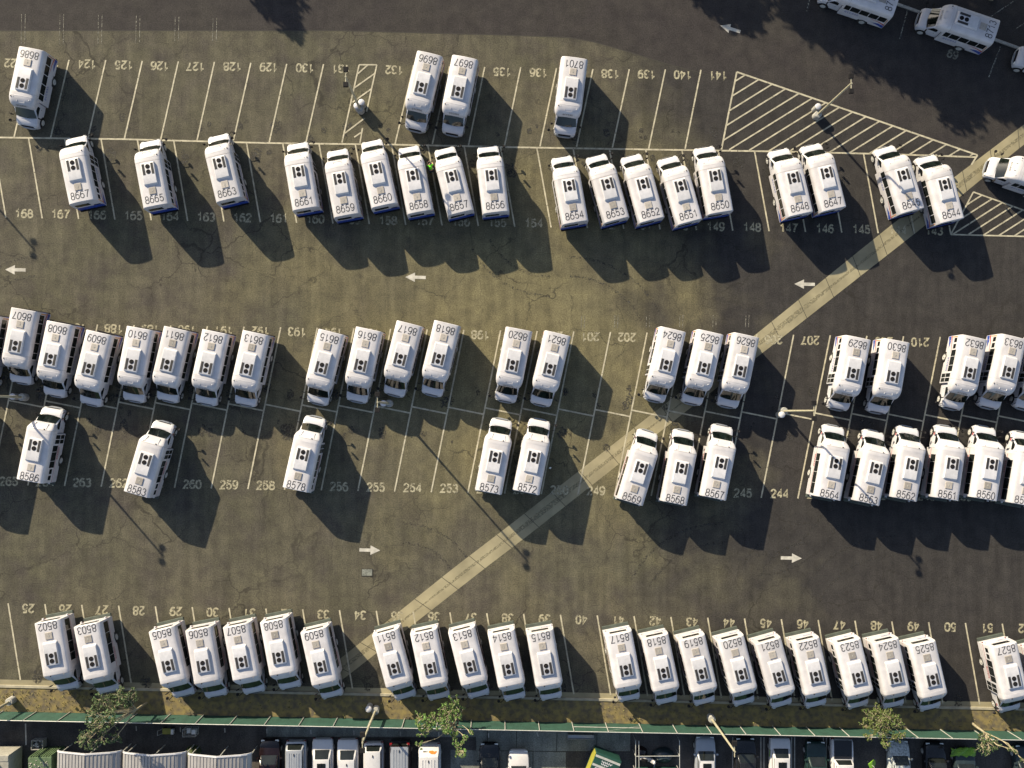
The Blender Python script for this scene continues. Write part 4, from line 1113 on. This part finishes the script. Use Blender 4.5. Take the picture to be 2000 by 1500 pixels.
    if kind == 'pickup':
        MB().box(-2.22 * k_, -.85 * k_, -hw * .80, hw * .80, belt - .03, belt + .025).build("bed_cover", M['carblack'], t, bevel=.01)
    c_ = Vector((e.x, e.y, 0)) - Vector((math.cos(a), math.sin(a), 0)) * h2
    t.location = c_; t.rotation_euler = (0, 0, a if nose_up else a + math.pi)
    return t
make_car("parked_car", "dark maroon car beside the third steel canopy", "car", 527, 1444, M['maroon'], 'suv', True, H=1.6)
make_car("parked_car", "silver wagon with ribbed roof, second car from the canopies", "car", 578, 1447, M['silver'], 'suv', False, rails=True, H=1.65)
make_car("parked_car", "white sedan with wide rear window beside the silver wagon", "car", 630, 1443, M['carwhite'], 'sedan', False, sunroof=True)
make_car("parked_car", "white sedan beside the leaning lamp head, roof with small antenna", "car", 679, 1444, M['carwhite'], 'sedan', False)
make_car("parked_car", "white hatchback with short rear window right of lamp head", "car", 730, 1450, M['carwhite'], 'suv', False, H=1.6, W=1.76)
make_car("parked_van", "maroon van with grey ribbed roof and red tail lights", "van", 782, 1446, M['maroon'], 'van', False, H=1.85, W=1.85, roofpaint=M['silver'], rails=True)
wv = make_car("delivery_van", "white van with an orange emblem on its end beside the bright tree", "van", 839, 1452, M['carwhite'], 'slope', False, H=2.2, W=1.95, rails=True)
em, tx = MB(), MB()
_p0, _p1 = Vector((-2.22, 0, 1.06)), Vector((-1.62, 0, 2.15)); _u = (_p1 - _p0); _n = Vector((-_u.z, 0, _u.x)).normalized()
def on_slope(y, v, o): return _p0 + _u * v + Vector((0, y, 0)) + _n * o
for q, (cy_, v_, r_) in enumerate(((.28, .62, .20), (.46, .66, .15), (.12, .58, .13), (.60, .58, .09))):
    em.poly([on_slope(cy_ + math.cos(a * math.pi / 8) * r_, v_ + math.sin(a * math.pi / 8) * r_ * .75, .05 + q * .002) for a in range(16)])
for y in (-.45, -.36, -.27, -.16):
    tx.poly([on_slope(y - .03, .5, .05), on_slope(y + .03, .5, .05), on_slope(y + .03, .62, .05), on_slope(y - .03, .62, .05)])
tx.build("dark_lettering", M['black'], wv)
em.build("orange_emblem", mat("orange_emblem", (.75, .13, .02), .5), wv)
make_car("parked_car", "black car on the concrete slabs right of the bright tree", "car", 956, 1452, M['carblack'], 'sedan', True, W=1.78)
make_car("parked_car", "white car with dark grille on the concrete slabs", "car", 1013, 1465, M['carwhite'], 'suv', True, H=1.7)
make_car("parked_car", "silver grey sedan nosed to the fence below bus 8520", "car", 1378, 1439, M['silver'], 'sedan', True, roofpaint=M['carwhite'], sunroof=True, W=1.8)
make_car("parked_car", "black car parked under the leaning lamp post arm", "car", 1456, 1441, M['carblack'], 'suv', True, H=1.6)
pc = make_car("parked_car", "white car with lime green patches and a roof hatch", "car", 1524, 1441, M['carwhite'], 'sedan', False, sunroof=True)
for s in (-1,): MB().poly([(-1.3, s * .925, .7), (-.6, s * .928, .6), (-.7, s * .928, .85), (-1.3, s * .925, .90)]).build("lime_patch", M['lime'], pc)
make_car("parked_car", "dark teal car between the white car and the white pickup", "car", 1594, 1448, M['teal'], 'suv', True, H=1.6)
make_car("pickup_truck", "white pickup with a black bed cover tail to the fence", "pickup", 1644, 1442, M['carwhite'], 'pickup', False, L=5.3, H=1.75, W=1.95)
make_car("parked_car", "dusty silver car under the olive tree", "car", 1756, 1446, M['dusty'], 'suv', True, H=1.6)
make_car("parked_car", "black car with pale roof rails right of the olive tree", "car", 1826, 1450, M['carblack'], 'suv', True, H=1.7, roofpaint=M['carblack'])
make_car("parked_car", "dark blue car under the lime green tarpaulin", "car", 1884, 1462, M['navy'], 'suv', True, H=1.6)
make_car("parked_car", "dark car in the lower right corner by the bare tree", "car", 2002, 1455, M['navy'], 'suv', True, H=1.6)
rl = MB()
tm = MB(); rg = random.Random(9); b0, b1 = P(1858, 1461, 1.3), P(1908, 1478, 1.3)
nx_, ny_ = 10, 5
vs = []
for j in range(ny_ + 1):
    for i in range(nx_ + 1):
        x = lerp(b0.x, b1.x, i / nx_); y = lerp(b0.y, b1.y, j / ny_)
        vs.append((x + rg.uniform(-.06, .06), y + rg.uniform(-.1, .1), 1.18 + .12 * math.sin(i * 1.3 + j) + rg.uniform(-.05, .05)))
tm.add(vs, [(j * (nx_ + 1) + i, j * (nx_ + 1) + i + 1, (j + 1) * (nx_ + 1) + i + 1, (j + 1) * (nx_ + 1) + i) for j in range(ny_) for i in range(nx_)])
o = tm.build("tarpaulin", M['lime'], smooth=60); tag(o, "crumpled lime green tarpaulin spread over the hood of a dark car", "tarpaulin")
so = o.modifiers.new("thickness", 'SOLIDIFY'); so.thickness = .02
# folded lime sheet on a short pole
t = thing("lime_banner", "small lime green folded banner standing right of the white pickup", "banner", P(1694, 1486))
MB().tube((0, 0, 0), (0, 0, 1.5), .025).build("pole", M['tpole'], t)
mb = MB(); mb.loft([[(-.34, .1, .95), (-.05, .42, 1.1), (.02, .6, 1.25), (.28, .42, 1.0), (.36, .1, .9), (.1, -.6, .8), (-.15, -.3, .85)], [(-.3, .1, 1.0), (-.05, .40, 1.18), (.02, .58, 1.3), (.25, .40, 1.06), (.33, .1, .96), (.1, -.56, .86), (-.13, -.28, .92)]]); mb.build("cloth", M['lime'], t)

# steel canopies
def canopy(x0, x1, yk, label, z0=2.5, z1=3.3):
    a, b = P(x0, yk - 3, z0), P(x1, yk - 3, z0)
    W_ = (b - a).length; t = thing("steel_canopy", label, "canopy", ((a.x + b.x) / 2, a.y, 0), math.atan2(b.y - a.y, b.x - a.x), "corrugated steel canopies")
    pr = [(-.5, z0 - .25), (-.49, z0), (-.45, z0 + .18), (-.36, z0 + .34), (0, z1), (.36, z0 + .42), (.45, z0 + .2), (.49, z0), (.5, z0 - .25)]
    def zz(u):
        for (p, q), (r_, s_) in zip(pr, pr[1:]):
            if p <= u <= r_: return q + (s_ - q) * (u - p) / (r_ - p)
        return z0
    mb = MB(); us = []
    nrib = 18
    for i in range(nrib + 1):
        u = -.5 + i / nrib
        for du, dz in ((-.006, 0), (-.003, .045), (.003, .045), (.006, 0)):
            if -.5 <= u + du <= .5: us.append((u + du, dz))
    us += [(p, 0) for p, q in pr]
    us.sort()
    mb.loft([[(u * W_, y, zz(u) + dz) for u, dz in us] for y in (0, -7)], cap=False, closed=False)
    mb.build("roof_sheet", M['corr'], t)
    mb = MB(); mb.loft([[(p * W_, y, q + e) for p, q in pr] for y, e in ((.04, -.12), (.06, .05), (-.06, .06))], cap=False, closed=False); mb.build("fascia", M['acwhite'], t)
    for p in (-.47, 0, .47):
        for y in (-.3, -6.6): MB().tube((p * W_, y, 0), (p * W_, y, zz(p) - .02), .05).build("post", M['tpole'], t)
canopy(111, 237, 1470, "leftmost of three ribbed steel canopies, beside the green container")
canopy(239, 364, 1472, "middle of three ribbed steel canopies, under tree shadow")
canopy(366, 491, 1475, "rightmost of three ribbed steel canopies, beside the dark maroon car")

# green container with a ribbed end, white trailer beside it
a, b = P(84, 1459), P(128, 1457)
W_ = (b - a).length
t = thing("shipping_container", "green ribbed container with leaf litter on top left of the canopies", "container", ((a.x + b.x) / 2, (a.y + b.y) / 2, 0), math.atan2(b.y - a.y, b.x - a.x))
MB().box(-W_ / 2, W_ / 2, -6, 0, .1, 2.5).build("box", M['cgreen'], t, bevel=.02)
mb = MB()
for i in range(9): x = -W_ / 2 + .12 + i * (W_ - .24) / 8; mb.box(x - .05, x + .05, 0, .09, .15, 2.45)
mb.build("end_ribs", M['cgreen'], t)
lf = MB(); rg = random.Random(4)
for i in range(160): leafy(lf, Vector((rg.uniform(-W_ / 2, W_ / 2), rg.uniform(-3, -.1), 2.53)), .1, 1, .08, rg, .2)
o = lf.build("leaf_litter", M['hatch'], t)
a = P(50, 1452)
t = thing("box_trailer", "white box trailer with grey roof units in the lower left corner", "trailer", a, 0)
MB().box(-2.5, 0, -7, 0, .5, 2.7).build("box", M['cream'], t, bevel=.04)
MB().box(-2.45, -.04, -.5, -.06, 2.70, 2.74).build("roof_edge", M['cream'], t)
for y in (-1.2, -2.4):
    MB().box(-2.1, -.75, y - .45, y + .45, 2.69, 3.0).build("roof_unit", M['concrete'], t, bevel=.05)
for s in (-2.3, -.2):
    for y in (-2, -5): wheel(t, s, y, .38, .25, .02, False) if False else MB().tube((s - .12, y, .38), (s + .12, y, .38), .38, .38, 16).build("wheel", M['rubber'], t)
t = thing("open_crate", "dark open crate of scrap between the fence and the green container", "crate", P(80, 1450))
mb = MB()
for x0, x1, y0, y1 in ((-.5, .5, -.4, -.36), (-.5, .5, .36, .4), (-.5, -.46, -.36, .36), (.46, .5, -.36, .36)): mb.box(x0, x1, y0, y1, 0, .7)
mb.box(-.46, .46, -.36, .36, .02, .1); mb.build("frame", M['concrete'], t)
mb = MB()
for i in range(14):
    x, y = rg.uniform(-.36, .36), rg.uniform(-.28, .28); mb.box(x - .07, x + .07, y - .06, y + .06, .1, rg.uniform(.3, .6))
mb.build("scrap", M['tpole'], t)
t = thing("hand_cart", "yellow and grey hand cart by the fence below bus 8505", "cart", P(332, 1425))
MB().box(-.5, .25, -.25, .25, .35, .45).build("deck", M['yellow'], t, bevel=.02); MB().box(.28, .5, -.22, .22, .3, .62).build("box", M['lamp'], t, bevel=.02)
for x in (-.35, .35):
    for y in (-.25, .25): MB().tube((x, y - .03, .15), (x, y + .03, .15), .15, .15, 12).build("wheel", M['rubber'], t)
MB().path([(-.5, -.2, .4), (-.75, -.2, .9), (-.75, .2, .9), (-.5, .2, .4)], .02, .02).build("handle", M['tpole'], t)
t = thing("wire_cage", "grey wire cage by the fence below bus 8506", "cage", P(376, 1425))
mb = MB()
for x in (-.55, .55):
    for y in (-.3, .3): mb.tube((x, y, 0), (x, y, .9), .025)
for z in (.1, .5, .9):
    for y in (-.3, .3): mb.tube((-.55, y, z), (.55, y, z), .018)
    for x in (-.55, .55): mb.tube((x, -.3, z), (x, .3, z), .018)
mb.build("frame", M['tpole'], t); MB().box(.1, .45, -.2, .2, .02, .6).box(-.4, -.05, -.2, .22, .02, .35).build("load", M['lamp'], t, bevel=.02)
t = thing("metal_trough", "long shallow grey metal trough beside the fence", "trough", P(1134, 1437), R(-1))
mb = MB()
for x0, x1, y0, y1 in ((-1.15, 1.15, -.2, -.16), (-1.15, 1.15, .16, .2), (-1.15, -1.11, -.16, .16), (1.11, 1.15, -.16, .16)): mb.box(x0, x1, y0, y1, 0, .35)
mb.build("rim", M['galv'] if False else M['concrete'], t); MB().box(-1.11, 1.11, -.16, .16, .2, .24).build("tray", M['silver'], t)

# green and yellow box truck, turned a little
a = P(1182, 1470, 2.4)
t = thing("box_truck", "dark green box truck with yellow side and white lettering", "truck", (a.x, a.y - 1.2, 0), R(-22))
MB().box(-1.15, 1.15, -5.5, .9, .7, 2.4).build("box", M['dgreen'], t, bevel=.03)
MB().box(-1.175, -1.15, -5.4, .8, 1.0, 2.35).build("side_panel", M['yellow'], t)
for y in (.62, -.15, -.9): MB().box(-1.1, 1.1, y - .09, y + .09, 2.40, 2.46).build("roof_rail", M['tpole'], t)
mb = MB()
for q in range(2):
    pts_ = [(-.45 + .95 * i / 22, .32 - q * .2 + .07 * math.sin(i * 1.25 + q) + .03 * math.sin(i * 2.9)) for i in range(23 - q * 6)]
    for a_, b_ in zip(pts_, pts_[1:]): strip(mb, a_, b_, .055, 2.408 + q * .003)
mb.build("script_flourish", M['acwhite'], t)
MB().box(-.8, .9, -.75, -.3, 2.40, 2.5).build("roof_unit", M['silver'], t, bevel=.03)
for s in (-1, 1):
    for y in (0, -4): MB().tube((s * 1.0 - .13, y, .4), (s * 1.0 + .13, y, .4), .4, .4, 16).build("wheel", M['rubber'], t)

# storage pen of pipes with a scooter and covered goods
A0, A1, A2 = P(1236, 1434), P(1320, 1434), P(1320, 1530)
t = thing("storage_pen", "storage pen of pale pipes against the green fence", "pen", (A0.x, A0.y, 0))
wx, wy = A1.x - A0.x, A2.y - A1.y
mb = MB()
for x in (0, .28, wx): mb.tube((x, 0, 1.6), (x, wy, 1.6), .03)
mb.tube((0, wy * .31, 1.6), (wx, wy * .31, 1.6), .03)
mb.build("rail", M['tpole'], t)
mb = MB()
for x in (0, wx):
    for y in (0, wy * .31, wy * .62): mb.tube((x, y, 0), (x, y, 1.6), .03)
mb.build("post", M['tpole'], t)
MB().box(.3, wx - .05, wy * .66, wy * .68, 0, 1.4).build("back_panel", M['dgreen'], t)
c = P(1264, 1480)
t = thing("scooter", "white scooter parked inside the pipe storage pen", "scooter", c, R(-15))
for x in (-.6, .6): MB().tube((x, -.05, .25), (x, .05, .25), .25, .25, 16).build("wheel", M['rubber'], t, smooth=40)
mb = MB(); mb.loft([[(x, y * w_, z0 + (z1 - z0) * q) for y, q in ((-1, 0), (-1, .8), (-.6, 1), (.6, 1), (1, .8), (1, 0))] for x, w_, z0, z1 in ((-.75, .12, .45, .7), (-.4, .18, .35, .85), (-.05, .16, .3, .6), (.2, .17, .28, .4), (.42, .17, .3, .85), (.55, .1, .5, 1.0))])
mb.build("body", M['carwhite'], t, smooth=50)
MB().box(-.7, -.1, -.14, .14, .80, .92).build("seat", M['black'], t, bevel=.05)
MB().tube((.5, -.32, 1.05), (.5, .32, 1.05), .02).tube((.58, 0, .5), (.48, 0, 1.05), .03).build("handlebar", M['chrome'], t)
def heap(name, label, cat, px, py, sx, sy, sz, m, seed):
    rg = random.Random(seed); c = P(px, py); mb = MB(); n_ = 8; secs = []
    for j in range(6):
        k_ = math.cos(j / 5 * 1.45)
        secs.append([(c.x + math.cos(a * 2 * math.pi / 12) * sx * k_ * rg.uniform(.88, 1.08), c.y + math.sin(a * 2 * math.pi / 12) * sy * k_ * rg.uniform(.88, 1.08), .01 + sz * math.sin(j / 5 * 1.5) * rg.uniform(.9, 1.05)) for a in range(12)])
    mb.loft(secs); tag(mb.build(name, m, smooth=30), label, cat)
heap("covered_goods", "dark blue covered heap of goods in the storage pen", "covered heap", 1295, 1474, 1.0, .7, .8, M['navy'], 31)
heap("covered_goods", "dark red sack heap in the left corner of the storage pen", "sack heap", 1252, 1468, .55, .5, .5, M['maroon'], 32)
heap("shrub", "low dark shrub between the middle and right canopies", "shrub", 378, 1466, .7, .5, 1.2, M['leafA'], 33)
